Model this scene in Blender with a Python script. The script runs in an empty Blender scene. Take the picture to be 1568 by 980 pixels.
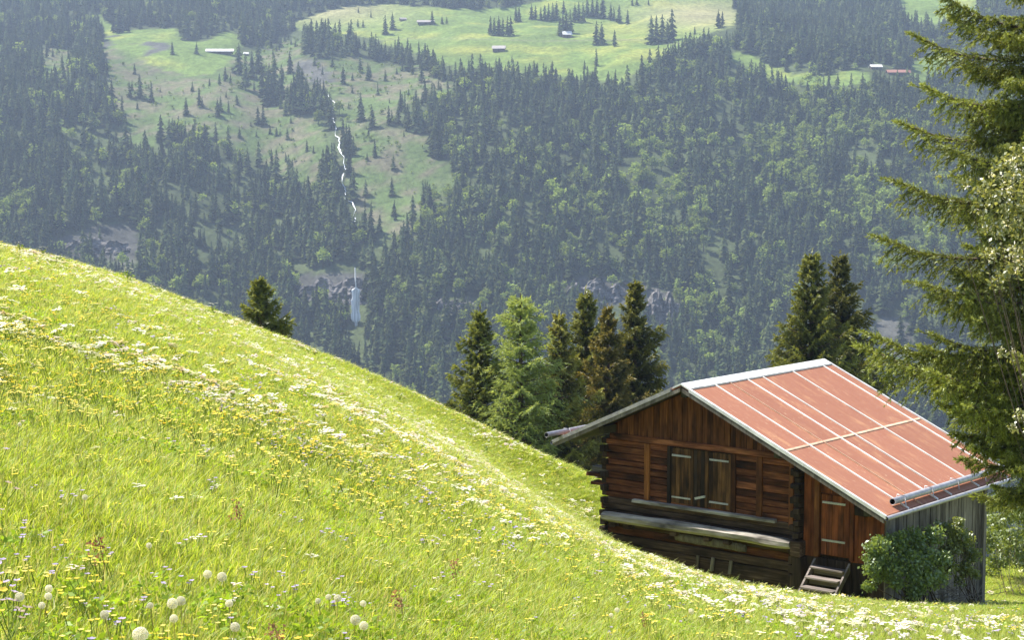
import bpy, math, random
import numpy as np
from mathutils import Vector, Euler
R = math.radians
rng = np.random.default_rng(7)
random.seed(7)
sc = bpy.context.scene
col = sc.collection

# ------------------------------------------------------------------ camera, sky, sun, exposure
F, PIT = 2855.0, R(5.3)            # focal length in photograph pixels (1568 wide), downward pitch
cam_d = bpy.data.cameras.new('camera'); cam = bpy.data.objects.new('camera', cam_d); col.objects.link(cam)
cam_d.sensor_width = 36.0; cam_d.lens = F / 1568 * 36.0
cam_d.clip_start = 0.3; cam_d.clip_end = 9000
cam.location = (0, 0, 0); cam.rotation_euler = (R(90) - PIT, 0, 0)
sc.camera = cam
SUN_AZ, SUN_EL = R(-62), R(56)
world = bpy.data.worlds.new('World'); sc.world = world; world.use_nodes = True
wn = world.node_tree; wn.nodes.clear()
wo = wn.nodes.new('ShaderNodeOutputWorld'); wb = wn.nodes.new('ShaderNodeBackground')
ws = wn.nodes.new('ShaderNodeTexSky'); ws.sky_type = 'NISHITA'; ws.sun_disc = False
ws.sun_elevation = SUN_EL; ws.sun_rotation = SUN_AZ % (2 * math.pi); ws.altitude = 1500; ws.dust_density = 1.5
wb.inputs['Strength'].default_value = 0.11
wn.links.new(ws.outputs[0], wb.inputs[0]); wn.links.new(wb.outputs[0], wo.inputs[0])
sl = bpy.data.lights.new('sun', 'SUN'); sl.energy = 4.6; sl.angle = R(0.6); sl.color = (1.0, 0.95, 0.86)
so = bpy.data.objects.new('sun', sl); col.objects.link(so)
sd = Vector((math.sin(SUN_AZ) * math.cos(SUN_EL), math.cos(SUN_AZ) * math.cos(SUN_EL), math.sin(SUN_EL)))
so.rotation_euler = (-sd).to_track_quat('-Z', 'Y').to_euler(); so.location = (-60, 60, 120)
sc.view_settings.view_transform = 'Standard'; sc.view_settings.look = 'None'
sc.view_settings.exposure = 1.28; sc.view_settings.gamma = 1.0
sc.render.engine = 'CYCLES'
cy = sc.cycles
cy.use_denoising = True
try: cy.denoiser = 'OPENIMAGEDENOISE'
except Exception: pass
cy.max_bounces = 6; cy.diffuse_bounces = 3; cy.glossy_bounces = 2; cy.transmission_bounces = 4
cy.volume_bounces = 0; cy.transparent_max_bounces = 6

# ------------------------------------------------------------------ projection helpers (photograph pixels <-> world)
CP, SP = math.cos(PIT), math.sin(PIT)
def ray(u, v):
    u = np.asarray(u, float); v = np.asarray(v, float)
    cx = (u - 784) / F; cz = -(v - 490) / F
    return np.stack([cx / (CP + SP * cz), np.ones_like(cx), (-SP + CP * cz) / (CP + SP * cz)], -1)   # y = 1
def proj(p):
    p = np.asarray(p, float)
    y = CP * p[..., 1] - SP * p[..., 2]; z = SP * p[..., 1] + CP * p[..., 2]
    y = np.maximum(y, 1e-3)
    return 784 + F * p[..., 0] / y, 490 - F * z / y
def tv(u, v): return -ray(u, v)[..., 2]
def sstep(a, b, x):
    t = np.clip((x - a) / (b - a), 0, 1); return t * t * (3 - 2 * t)

_lat = np.random.default_rng(3).random((256, 256))
def vnoise(x, y):
    x = np.asarray(x, float); y = np.asarray(y, float)
    xi = np.floor(x).astype(int); yi = np.floor(y).astype(int); fx = x - xi; fy = y - yi
    fx = fx * fx * (3 - 2 * fx); fy = fy * fy * (3 - 2 * fy)
    g = lambda a, b: _lat[a % 256, b % 256]
    return (g(xi, yi) * (1 - fx) + g(xi + 1, yi) * fx) * (1 - fy) + (g(xi, yi + 1) * (1 - fx) + g(xi + 1, yi + 1) * fx) * fy
def fbm(x, y, o=4):
    s = 0; a = 0.5
    for i in range(o): s = s + a * vnoise(x * 2 ** i + 17 * i, y * 2 ** i + 31 * i); a *= 0.5
    return s                                                     # about 0..0.94, mean .47
def inside(poly, u, v):
    r = np.zeros(np.shape(u), bool); n = len(poly)
    for i in range(n):
        x0, y0 = poly[i]; x1, y1 = poly[(i + 1) % n]
        if y0 == y1: continue
        c = ((y0 > v) != (y1 > v)) & (u < (x1 - x0) * (v - y0) / (y1 - y0) + x0)
        r ^= c
    return r

# ------------------------------------------------------------------ mesh helpers
def mesh_np(name, V, Fc, mats=(), midx=None, colr=None, smooth=False):
    """V (N,3), Fc (M,k) faces of one size; colr per-vertex rgb."""
    V = np.asarray(V, np.float32); Fc = np.asarray(Fc, np.int32); k = Fc.shape[1]; M = len(Fc)
    me = bpy.data.meshes.new(name)
    me.vertices.add(len(V)); me.vertices.foreach_set('co', V.ravel())
    me.loops.add(M * k); me.loops.foreach_set('vertex_index', Fc.ravel())
    me.polygons.add(M); me.polygons.foreach_set('loop_start', np.arange(0, M * k, k, dtype=np.int32))
    for m in mats: me.materials.append(m)
    if midx is not None: me.polygons.foreach_set('material_index', np.asarray(midx, np.int32))
    me.polygons.foreach_set('use_smooth', np.full(M, bool(smooth)))
    if colr is not None:
        a = me.color_attributes.new('Col', 'FLOAT_COLOR', 'POINT')
        c4 = np.ones((len(V), 4), np.float32); c4[:, :3] = colr; a.data.foreach_set('color', c4.ravel())
    me.update(); me.validate()
    return me
def obj(name, me, parent=None, loc=(0, 0, 0), rz=0, sc_=None):
    o = bpy.data.objects.new(name, me); col.objects.link(o)
    o.location = loc; o.rotation_euler = (0, 0, rz)
    if sc_ is not None: o.scale = (sc_,) * 3 if np.isscalar(sc_) else sc_
    if parent is not None: o.parent = parent
    return o
def tag(o, label=None, cat=None, group=None, kind=None):
    if label: o['label'] = label
    if cat: o['category'] = cat
    if group: o['group'] = group
    if kind: o['kind'] = kind
    return o
def empty(name, loc, rz=0, label=None, cat=None, group=None):
    o = bpy.data.objects.new(name, None); col.objects.link(o); o.empty_display_size = 0.2
    o.location = loc; o.rotation_euler = (0, 0, rz)
    return tag(o, label, cat, group)
def copy_tree(o, loc, rz=0, s=1.0):
    c = o.copy(); col.objects.link(c); c.location = loc; c.rotation_euler = (0, 0, rz); c.scale = (s, s, s)
    for ch in list(o.children):
        d = ch.copy(); col.objects.link(d); d.parent = c
    return c

def unit(a): return a / np.maximum(np.linalg.norm(a, axis=-1, keepdims=True), 1e-9)
def needles(a, b, w, K, c, hw=0.22, ang=0.9, rg=rng):
    """Triangles fanned along segments a->b: one per needle clump. w length, c colour (n,3)."""
    n = len(a); ax = unit(b - a)
    t = (np.arange(K)[None, :] + rg.random((n, K))) / K
    base = a[:, None] + (b - a)[:, None] * t[..., None]
    rv = unit(rg.normal(size=(n, K, 3)))
    pr = unit(rv - (rv * ax[:, None]).sum(-1, keepdims=True) * ax[:, None])
    th = ang * (0.6 + 0.6 * rg.random((n, K, 1)))
    d = ax[:, None] * np.cos(th) + pr * np.sin(th)
    w = np.broadcast_to(np.asarray(w, float).reshape(-1, 1, 1), (n, 1, 1)) * (0.7 + 0.6 * rg.random((n, K, 1)))
    sd_ = unit(np.cross(d, rv)) * w * hw
    tri = np.stack([base - sd_, base + sd_, base + d * w], 2).reshape(-1, 3)
    cc = np.repeat(c[:, None], K, 1) * (0.8 + 0.4 * rg.random((n, K, 1)))
    cc = np.repeat(cc.reshape(-1, 3), 3, 0)
    return tri, cc
def leaves(p, size, c, up=0.35, rg=rng):
    """Pointed leaves (two triangles folded on the midrib as one quad) at points p."""
    n = len(p)
    d = unit(rg.normal(size=(n, 3)) + np.array([0, 0, -0.2])); nn = unit(rg.normal(size=(n, 3)) + np.array([0, 0, up * 2]))
    s = unit(np.cross(d, nn)); size = np.broadcast_to(np.asarray(size, float), (n,))[:, None] * (0.7 + 0.6 * rg.random((n, 1)))
    q = np.stack([p, p + d * size * 0.5 + s * size * 0.3, p + d * size, p + d * size * 0.5 - s * size * 0.3], 1).reshape(-1, 3)
    cc = np.repeat(c * (0.8 + 0.4 * rg.random((n, 1))), 4, 0)
    return q, cc
def tubes(paths, sides=6):
    """paths: list of (pts (m,3), radii (m,)) -> V, quads"""
    V = []; Q = []; off = 0
    for pts, rad in paths:
        pts = np.asarray(pts, float); m = len(pts); rad = np.broadcast_to(rad, (m,))
        tg = unit(np.gradient(pts, axis=0))
        ref = np.array([0, 0, 1.0]) if abs(tg[0, 2]) < 0.9 else np.array([1.0, 0, 0])
        s = unit(np.cross(tg, ref)); t = np.cross(s, tg)
        a = np.arange(sides) / sides * 2 * np.pi
        ring = pts[:, None] + rad[:, None, None] * (s[:, None] * np.cos(a)[None, :, None] + t[:, None] * np.sin(a)[None, :, None])
        V.append(ring.reshape(-1, 3))
        for i in range(m - 1):
            for j in range(sides):
                k = (j + 1) % sides
                Q.append([off + i * sides + j, off + i * sides + k, off + (i + 1) * sides + k, off + (i + 1) * sides + j])
        off += m * sides
    return np.concatenate(V), np.array(Q)

# ------------------------------------------------------------------ materials
class NT:
    def __init__(s, name):
        s.m = bpy.data.materials.new(name); s.m.use_nodes = True; s.t = s.m.node_tree; s.t.nodes.clear()
        s.out = s.n('ShaderNodeOutputMaterial')
    def n(s, ty, **kw):
        x = s.t.nodes.new(ty)
        for k, v in kw.items(): setattr(x, k, v)
        return x
    def l(s, a, b): s.t.links.new(a, b)
    def noise(s, vec, scale, detail=4, rough=0.6):
        x = s.n('ShaderNodeTexNoise'); x.inputs['Scale'].default_value = scale; x.inputs['Detail'].default_value = detail
        x.inputs['Roughness'].default_value = rough
        if vec is not None: s.l(vec, x.inputs['Vector'])
        return x.outputs['Fac']
    def ramp(s, fac, stops):
        x = s.n('ShaderNodeValToRGB'); e = x.color_ramp.elements
        while len(e) < len(stops): e.new(0.5)
        for i, (p, c) in enumerate(stops): e[i].position = p; e[i].color = (*c, 1)
        s.l(fac, x.inputs[0]); return x.outputs[0]
    def mix(s, fac, a, b, mode='MIX'):
        x = s.n('ShaderNodeMix', data_type='RGBA', blend_type=mode)
        for sock, v in ((x.inputs[0], fac), (x.inputs[6], a), (x.inputs[7], b)):
            if hasattr(v, 'is_linked'): s.l(v, sock)
            elif isinstance(v, tuple): sock.default_value = (*v, 1)
            else: sock.default_value = v
        return x.outputs[2]
    def math(s, op, a, b=0.5):
        x = s.n('ShaderNodeMath', operation=op)
        for i, v in enumerate((a, b)):
            if hasattr(v, 'is_linked'): s.l(v, x.inputs[i])
            else: x.inputs[i].default_value = v
        return x.outputs[0]
    def coords(s, scale=(1, 1, 1), rnd=0.0):
        tc = s.n('ShaderNodeTexCoord'); mp = s.n('ShaderNodeMapping'); mp.inputs['Scale'].default_value = scale
        s.l(tc.outputs['Object'], mp.inputs[0])
        if rnd:
            oi = s.n('ShaderNodeObjectInfo'); mu = s.math('MULTIPLY', oi.outputs['Random'], rnd)
            cb = s.n('ShaderNodeCombineXYZ'); [s.l(mu, cb.inputs[i]) for i in range(3)]
            s.l(cb.outputs[0], mp.inputs['Location'])
        return mp.outputs[0]
    def bright(s, colr, lo, hi):
        oi = s.n('ShaderNodeObjectInfo'); mr = s.n('ShaderNodeMapRange'); s.l(oi.outputs['Random'], mr.inputs[0])
        mr.inputs[3].default_value = lo; mr.inputs[4].default_value = hi
        x = s.n('ShaderNodeVectorMath', operation='SCALE'); s.l(colr, x.inputs[0]); s.l(mr.outputs[0], x.inputs['Scale'])
        return x.outputs[0]
    def principled(s, colr, rough=0.7, bump=None, bstr=0.3, bdist=0.02, metallic=0.0, spec=0.3):
        p = s.n('ShaderNodeBsdfPrincipled'); p.inputs['Roughness'].default_value = rough; p.inputs['Metallic'].default_value = metallic
        p.inputs['Specular IOR Level'].default_value = spec
        if isinstance(colr, tuple): p.inputs[0].default_value = (*colr, 1)
        else: s.l(colr, p.inputs[0])
        if bump is not None:
            b = s.n('ShaderNodeBump'); b.inputs['Strength'].default_value = bstr; b.inputs['Distance'].default_value = bdist
            s.l(bump, b.inputs['Height']); s.l(b.outputs[0], p.inputs['Normal'])
        s.l(p.outputs[0], s.out.inputs[0]); return s.m

def wood(name, dark, mid, light, axis='z', lo=0.7, hi=1.3, knots=True):
    k = NT(name); st = {'x': (0.7, 14, 14), 'y': (14, 0.7, 14), 'z': (14, 14, 0.7)}[axis]
    v = k.coords(st, 37.0); f = k.noise(v, 1.6, 6, 0.65)
    c = k.ramp(f, [(0.25, dark), (0.5, mid), (0.75, light)])
    st2 = tuple(min(x, 2.0) for x in st)
    g = k.noise(k.coords(st2, 11.0), 1.3, 3, 0.6)
    c = k.mix(k.ramp(g, [(0.42, (0, 0, 0)), (0.7, (1, 1, 1))]), c, dark)
    c = k.bright(c, lo, hi)
    return k.principled(c, 0.8, f, 0.5, 0.012, spec=0.15)
def leafmat(name, tint=(1, 1, 1), trans=0.4, lo=0.8, hi=1.2, attr=True, base=(0.1, 0.12, 0.03), gloss=0.06):
    k = NT(name)
    if attr:
        a = k.n('ShaderNodeVertexColor', layer_name='Col'); c = k.mix(1.0, a.outputs[0], tint, 'MULTIPLY')
    else:
        c = k.mix(1.0, base, tint, 'MULTIPLY')
    c = k.bright(c, lo, hi)
    d = k.n('ShaderNodeBsdfDiffuse'); k.l(c, d.inputs[0])
    t = k.n('ShaderNodeBsdfTranslucent'); tc = k.mix(1.0, c, (1.25, 1.15, 0.6), 'MULTIPLY'); k.l(tc, t.inputs[0])
    mx = k.n('ShaderNodeMixShader'); mx.inputs[0].default_value = trans
    k.l(d.outputs[0], mx.inputs[1]); k.l(t.outputs[0], mx.inputs[2])
    g = k.n('ShaderNodeBsdfGlossy'); g.inputs['Roughness'].default_value = 0.45; g.inputs[0].default_value = (0.9, 0.95, 1, 1)
    m2 = k.n('ShaderNodeMixShader'); m2.inputs[0].default_value = gloss
    k.l(mx.outputs[0], m2.inputs[1]); k.l(g.outputs[0], m2.inputs[2]); k.l(m2.outputs[0], k.out.inputs[0])
    return k.m
def plain(name, c, rough=0.6, lo=0.85, hi=1.15, metallic=0.0, nscale=6.0, amt=0.25):
    k = NT(name); f = k.noise(k.coords((1, 1, 1), 9.0), nscale, 5)
    dk = tuple(x * (1 - amt) for x in c); lt = tuple(min(1, x * (1 + amt)) for x in c)
    cc = k.bright(k.ramp(f, [(0.3, dk), (0.7, lt)]), lo, hi)
    return k.principled(cc, rough, f, 0.15, 0.01, metallic)

M = {}
M['bark'] = plain('bark', (0.10, 0.07, 0.05), 0.9, nscale=18, amt=0.5)
M['spruce'] = leafmat('spruce_needles', trans=0.36, gloss=0.03)
M['larch'] = leafmat('larch_needles', trans=0.55, gloss=0.03)
M['leaf'] = leafmat('broad_leaf', trans=0.45)
M['far_spruce'] = leafmat('far_spruce_needles', trans=0.15, lo=0.5, hi=1.75, gloss=0.0)
M['far_leaf'] = leafmat('far_broad_leaf', trans=0.35, lo=0.65, hi=1.4, gloss=0.0)
M['grass'] = leafmat('grass_blade', trans=0.55, lo=0.8, hi=1.2, gloss=0.015)
M['petal'] = leafmat('flower_petal', trans=0.35, lo=0.85, hi=1.1, gloss=0.0)
M['gable'] = wood('gable_board_wood', (0.045, 0.018, 0.008), (0.20, 0.071, 0.024), (0.37, 0.145, 0.046), 'z', 0.6, 1.35)
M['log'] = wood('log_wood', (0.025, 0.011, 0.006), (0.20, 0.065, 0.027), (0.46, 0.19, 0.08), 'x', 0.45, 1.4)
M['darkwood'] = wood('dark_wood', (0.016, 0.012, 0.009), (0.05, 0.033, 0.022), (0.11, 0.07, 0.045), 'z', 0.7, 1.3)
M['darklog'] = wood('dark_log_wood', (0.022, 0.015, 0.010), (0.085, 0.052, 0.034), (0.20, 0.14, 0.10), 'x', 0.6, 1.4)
M['orange'] = wood('bright_post_wood', (0.10, 0.035, 0.012), (0.32, 0.12, 0.035), (0.45, 0.19, 0.06), 'z', 0.85, 1.2)
M['door'] = wood('door_wood', (0.022, 0.013, 0.007), (0.13, 0.064, 0.025), (0.34, 0.16, 0.05), 'z', 0.6, 1.3)
M['reddoor'] = wood('annex_wood', (0.06, 0.021, 0.008), (0.25, 0.072, 0.026), (0.40, 0.13, 0.045), 'z', 0.7, 1.3)
M['grey'] = wood('grey_weathered_wood', (0.09, 0.078, 0.064), (0.42, 0.375, 0.32), (0.64, 0.60, 0.53), 'x', 0.9, 1.15)
M['greyy'] = wood('grey_stair_wood', (0.10, 0.085, 0.075), (0.25, 0.21, 0.19), (0.38, 0.33, 0.30), 'x', 0.85, 1.15)
M['sidewood'] = wood('grey_side_board', (0.08, 0.065, 0.05), (0.22, 0.19, 0.155), (0.34, 0.30, 0.25), 'z', 0.6, 1.3)
M['soffit'] = wood('soffit_wood', (0.03, 0.028, 0.015), (0.075, 0.065, 0.035), (0.12, 0.10, 0.055), 'y', 0.8, 1.2)
M['white_metal'] = plain('pale_metal', (0.74, 0.72, 0.68), 0.45, nscale=3)
M['strap'] = plain('strap_iron', (0.52, 0.50, 0.44), 0.55, nscale=30)
M['grey_metal'] = plain('grey_pipe', (0.42, 0.40, 0.40), 0.42, nscale=8, metallic=0.3)
def roofmat():
    k = NT('rust_red_roof_sheet')
    f = k.noise(k.coords((1.3, 24, 1.3), 21.0), 1.2, 6, 0.7)
    c = k.ramp(f, [(0.3, (0.30, 0.118, 0.070)), (0.5, (0.345, 0.145, 0.086)), (0.75, (0.40, 0.180, 0.108))])
    g = k.noise(k.coords((0.8, 2.2, 0.8), 5.0), 1.3, 6, 0.7)
    c = k.mix(k.ramp(g, [(0.52, (0, 0, 0)), (0.76, (0.6, 0.6, 0.6))]), c, (0.62, 0.34, 0.17))
    h = k.noise(k.coords((3, 9, 3), 3.0), 2.5, 3, 0.6)
    c = k.mix(k.ramp(h, [(0.64, (0, 0, 0)), (0.70, (0.6, 0.6, 0.6))]), c, (0.68, 0.47, 0.30))
    c = k.bright(c, 0.9, 1.1)
    return k.principled(c, 0.68, f, 0.15, 0.01, spec=0.2)
M['roof'] = roofmat()
M['seam'] = plain('pale_seam_strip', (0.78, 0.72, 0.64), 0.5, nscale=2.5, amt=0.2)
M['rustseam'] = plain('rusty_seam_strip', (0.64, 0.42, 0.28), 0.6, nscale=3.0, amt=0.35)
def rockmat():
    k = NT('grey_rock'); f = k.noise(k.coords((0.12, 0.12, 0.7)), 1.0, 6, 0.7)
    c = k.ramp(f, [(0.32, (0.04, 0.037, 0.036)), (0.5, (0.13, 0.122, 0.115)), (0.72, (0.27, 0.25, 0.24))])
    return k.principled(c, 0.95, f, 0.8, 1.5, spec=0.05)
M['rock'] = rockmat()
M['water'] = plain('white_water', (0.80, 0.83, 0.86), 0.4, nscale=0.5, amt=0.15)
M['stone'] = plain('foundation_stone', (0.24, 0.22, 0.19), 0.9, nscale=9, amt=0.4)

# ------------------------------------------------------------------ near hillside: height function
CAM_H = 1.05
cr_u = [-700, -300, 0, 100, 200, 330, 430, 520, 600, 700, 800, 900, 950, 1010, 1100, 1230, 1380, 1500, 1568, 1750, 2200]
cr_v = [190, 288, 377, 403, 433, 482, 521, 556, 592, 640, 690, 732, 756, 782, 815, 845, 860, 866, 868, 880, 915]
cr_X = ray(np.array(cr_u), np.array(cr_v))[:, 0]; cr_t = tv(np.array(cr_u), np.array(cr_v))
def smooth_interp(x, xs, ys, w):
    s = 0
    for o in (-1, -0.5, 0, 0.5, 1): s = s + np.interp(x + o * w, xs, ys)
    return s / 5
dip_u = np.array([-700, 150, 450, 700, 850, 930, 1050, 1230, 1500, 1800, 2200])
dip_v = np.array([0, 0, 12, 38, 68, 86, 72, 60, 58, 54, 40]) / F
dip_X = (dip_u - 784) / F
DC = 60.0
def H(x, y):
    x = np.asarray(x, float); y = np.asarray(y, float)
    yy = np.maximum(y, 3.0); X = np.clip(x / yy, -1.2, 1.2)
    ts = smooth_interp(X, cr_X, cr_t, 0.012)
    dp = smooth_interp(X, dip_X, dip_v, 0.015)
    d = yy
    prof = np.interp(d, [0, 9, 20, 30, 40, 50, 54, 60, 400], [0, 0, .40, .72, .92, 1.0, .8, 0, 0])
    t = ts + CAM_H * (1 / np.minimum(d, DC) - 1 / DC) + dp * prof
    z = -t * yy
    over = np.maximum(d - DC, 0)
    z = z - 0.0042 * np.minimum(over, 60) ** 2 - np.maximum(over - 60, 0) * 0.5
    z = z + (fbm(x * 0.35, y * 0.35, 3) - 0.44) * 0.22 * sstep(4, 12, yy) + (fbm(x * 1.7 + 9, y * 1.7, 2) - 0.36) * 0.10
    return z
def hit_ground(u, v, h=0.0):
    r = ray(u, v); ds = np.geomspace(3, 90, 900)
    P = r[None] * ds[:, None]; g = P[:, 2] - (H(P[:, 0], P[:, 1]) + h)
    i = np.argmax(g < 0)
    return P[i] if g[i] < 0 else None

# ------------------------------------------------------------------ far mountain slope: height function
pf_y = np.array([60, 120, 250, 500, 800, 1100, 1250, 1400, 1550, 1680, 1800, 1960, 2120, 2250, 2400, 2600, 3000])
pf_v = [None, None, None, None, None, None, 600, 435, 300, 205, 130, 75, 35, 0, -60, -150, -300]
pf_z = np.array([-45, -75, -150, -225, -235, -215] + [float(-tv(784, v) * y) for v, y in zip(pf_v[6:], pf_y[6:])])
def HM(x, y):
    x = np.asarray(x, float); y = np.asarray(y, float)
    z = 0
    for o in (-40, 0, 40): z = z + np.interp(y + o, pf_y, pf_z) / 3
    a = sstep(900, 1150, y)
    z = z + a * (fbm(x / 230 + 5, y / 330 + 2, 4) - 0.45) * 62
    g = np.abs(x + 205 + (y - 1500) * 0.10)                       # the gully that carries the stream
    z = z - a * 14 * np.exp(-(g / 40) ** 2)
    return z
def hit_far(u, v):
    r = ray(u, v); ds = np.linspace(1000, 2900, 3000)
    P = r[None] * ds[:, None]; g = P[:, 2] - HM(P[:, 0], P[:, 1])
    i = np.argmax(g < 0)
    return P[i]

POLY_PASTURE = [
    [(425, 42), (470, 26), (515, 12), (590, 4), (690, 14), (770, 12), (830, 0), (880, -60), (1000, -60), (1128, -40), (1130, 35), (1060, 62), (1045, 75), (1000, 88), (985, 100), (952, 130), (900, 120), (830, 115), (760, 105), (700, 104), (670, 95), (610, 70), (540, 52), (470, 46)],
    [(145, 15), (188, 48), (272, 42), (282, 62), (318, 64), (345, 46), (372, 58), (366, 84), (330, 112), (290, 118), (160, 68)],
    [(84, 188), (100, 182), (108, 198), (90, 203)],
    [(1108, 82), (1140, 80), (1165, 95), (1205, 112), (1250, 118), (1300, 108), (1335, 112), (1330, 128), (1250, 132), (1200, 124), (1160, 112), (1120, 98)],
    [(1390, 98), (1430, 82), (1470, 72), (1480, 95), (1430, 122), (1400, 132)],
    [(1376, -10), (1500, -30), (1500, 26), (1440, 36), (1385, 30)]]
POLY_CLEAR = [
    [(150, 60), (290, 80), (360, 88), (350, 125), (430, 172), (490, 182), (500, 240), (480, 292), (430, 280), (400, 240), (360, 222), (310, 206), (260, 216), (200, 222), (176, 170), (160, 110)],
    [(450, 92), (540, 86), (610, 102), (690, 122), (690, 140), (620, 165), (590, 195), (530, 184), (500, 142), (450, 112)],
    [(515, 190), (600, 196), (640, 212), (690, 245), (690, 280), (655, 310), (640, 350), (620, 372), (580, 350), (550, 322), (530, 250)],
    [(60, 80), (115, 70), (110, 105), (75, 130), (58, 125)],
    [(340, 88), (460, 60), (470, 120), (430, 160), (350, 140)]]
POLY_ROCK = [
    [(75, 368), (130, 350), (215, 345), (222, 372), (208, 408), (150, 398), (90, 392)],
    [(440, 418), (500, 412), (570, 430), (565, 462), (500, 470), (455, 455)],
    [(640, 455), (720, 460), (740, 480), (650, 485)],
    [(860, 430), (905, 415), (960, 430), (1020, 440), (1045, 495), (1010, 500), (960, 470), (900, 470)],
    [(1330, 480), (1400, 490), (1420, 540), (1360, 540)],
    [(455, 95), (500, 90), (500, 120), (470, 125)], [(150, 58), (182, 58), (182, 70), (155, 72)], [(215, 66), (250, 66), (248, 78), (222, 80)]]
def cover(x, y, z):
    """pasture, clearing, rock masks and broadleaf share at world points, by where they lie on the slope"""
    jx = (fbm(x / 30, y / 30, 4) - 0.46) * 56; jy = (fbm(x / 30 + 50, y / 30 + 9, 4) - 0.46) * 30
    u, v = proj(np.stack([x, y, z], -1)); uj = u + jx; vj = v + jy
    pa = np.zeros(np.shape(u), bool); cl = pa.copy(); rk = pa.copy()
    for p in POLY_PASTURE: pa |= inside(p, u + jx * 0.3, v + jy * 0.3)
    for p in POLY_CLEAR: cl |= inside(p, uj, vj)
    for p in POLY_ROCK: rk |= inside(p, uj, vj)
    cl &= ~pa
    def blob(cu, cv, su, sv): return np.exp(-((u - cu) / su) ** 2 - ((v - cv) / sv) ** 2)
    br = 0.10 + 0.65 * blob(880, 290, 170, 75) + 0.75 * blob(1220, 280, 200, 110) + 0.75 * blob(1090, 520, 70, 50) + 0.7 * blob(10, 320, 60, 40) \
        + 0.4 * blob(1350, 330, 120, 70) + 0.3 * blob(160, 320, 200, 50) + 0.3 * blob(560, 380, 130, 60) + 0.25 * blob(800, 420, 140, 50)
    br = 0.05 + br * (0.30 + 1.1 * sstep(0.40, 0.60, fbm(x / 60 + 3, y / 75 + 8, 3)))
    return u, v, pa, cl, rk, np.clip(br, 0, 0.92)

# ------------------------------------------------------------------ setting: mountain slope
def build_mountain():
    xs = np.linspace(-1100, 1100, 321); ys = np.concatenate([np.linspace(70, 1100, 40), np.linspace(1106, 3000, 316)])
    X, Y = np.meshgrid(xs, ys); Z = HM(X, Y)
    u, v, pa, cl, rk, br = cover(X, Y, Z)
    n1 = fbm(X / 45, Y / 45, 4)[..., None]; n2 = fbm(X / 14 + 4, Y / 14, 3)[..., None]
    C = np.ones(X.shape + (3,)) * np.array([0.052, 0.066, 0.028]) * (0.6 + n1)
    gr = np.array([0.115, 0.165, 0.040]) * (0.75 + 0.5 * n1); ye = np.array([0.30, 0.29, 0.06]); ta = np.array([0.27, 0.24, 0.13])
    my = (sstep(0.5, 0.75, n1[..., 0]) * 0.5)[..., None]
    gp = gr * (1 - my) + ye * my
    top = np.maximum(np.exp(-((u - 500) / 110) ** 2 - ((v - 12) / 24) ** 2), np.exp(-((u - 1070) / 90) ** 2 - ((v - 22) / 22) ** 2))[..., None]
    gp = gp * (1 - 0.8 * top) + ta * 0.8 * top
    trk = np.exp(-((v - np.interp(u, [430, 560, 700, 830, 980, 1010], [46, 60, 58, 62, 60, 66])) / 1.1) ** 2)[..., None] * (u > 560)[..., None]
    yl = (np.exp(-((u - 720) / 50) ** 2 - ((v - 76) / 6) ** 2) + 0.7 * np.exp(-((u - 960) / 60) ** 2 - ((v - 46) / 7) ** 2))[..., None]
    gp = gp * (1 - 0.6 * yl) + ye * 0.9 * 0.6 * yl; gp = gp * (0.75 + 0.55 * n2); gp = gp * (1 - 0.45 * trk) + np.array([0.16, 0.14, 0.10]) * 0.45 * trk
    C = np.where(pa[..., None], gp, C)
    mc = sstep(0.36, 0.60, n2[..., 0])[..., None]
    cc = np.array([0.080, 0.115, 0.036]) * (1 - mc) + np.array([0.125, 0.115, 0.072]) * mc
    C = np.where(cl[..., None], cc * (0.7 + 0.6 * n1), C)
    C = np.where(rk[..., None], np.array([0.085, 0.084, 0.076]) * (0.35 + 1.2 * n2), C)
    V = np.stack([X, Y, Z], -1).reshape(-1, 3); ny, nx = X.shape
    i = np.arange((ny - 1) * nx).reshape(ny - 1, nx)[:, :-1].ravel()
    Q = np.stack([i, i + 1, i + nx + 1, i + nx], 1)
    k = NT('mountain_ground'); a = k.n('ShaderNodeVertexColor', layer_name='Col')
    f = k.noise(k.coords((1, 0.6, 1)), 0.22, 6, 0.7)
    c = k.mix(1.0, a.outputs[0], k.ramp(f, [(0.3, (0.55, 0.55, 0.55)), (0.7, (1.5, 1.5, 1.45))]), 'MULTIPLY')
    m = k.principled(c, 0.95, f, 0.6, 2.0, spec=0.05)
    tag(obj('mountain_slope', mesh_np('mountain_slope', V, Q, [m], colr=C.reshape(-1, 3), smooth=True)),
        'hazy forested mountain slope with green alpine pastures across the valley', 'mountain', kind='structure')
build_mountain()

# ------------------------------------------------------------------ setting: the flowery hillside
def patch_white(u, v, x_=0.0, y_=0.0):
    """how thick the white umbels stand, by place on the hill (photograph pixels of the ground point)"""
    line = np.array([(-400, 545), (-100, 588), (0, 606), (150, 632), (350, 676), (520, 728), (700, 752), (860, 790), (1000, 852), (1180, 888)])
    d = np.interp(u, line[:, 0], line[:, 1]) - v
    band = np.exp(-(np.abs(d + 52 * (fbm(x_ * .25, y_ * .25, 3) - .45) * 4) / np.where(d > 0, 80, 64)) ** 1.5) * 0.95
    crest = np.interp(u, cr_u, cr_v); e = v - crest
    edge = np.exp(-(e / 16) ** 2) * 0.9
    mid = np.exp(-((u - 780) / 260) ** 2 - ((v - crest - 55) / 60) ** 2) * 0.95
    left = np.exp(-((u - 90) / 200) ** 2 - ((v - 600) / 45) ** 2) * 0.8
    return np.clip(band + edge + mid + left, 0, 1.2) * np.interp(u, [700, 950, 1150, 1230, 1300], [1, 0.42, 0.16, 0.07, 0.03])
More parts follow.
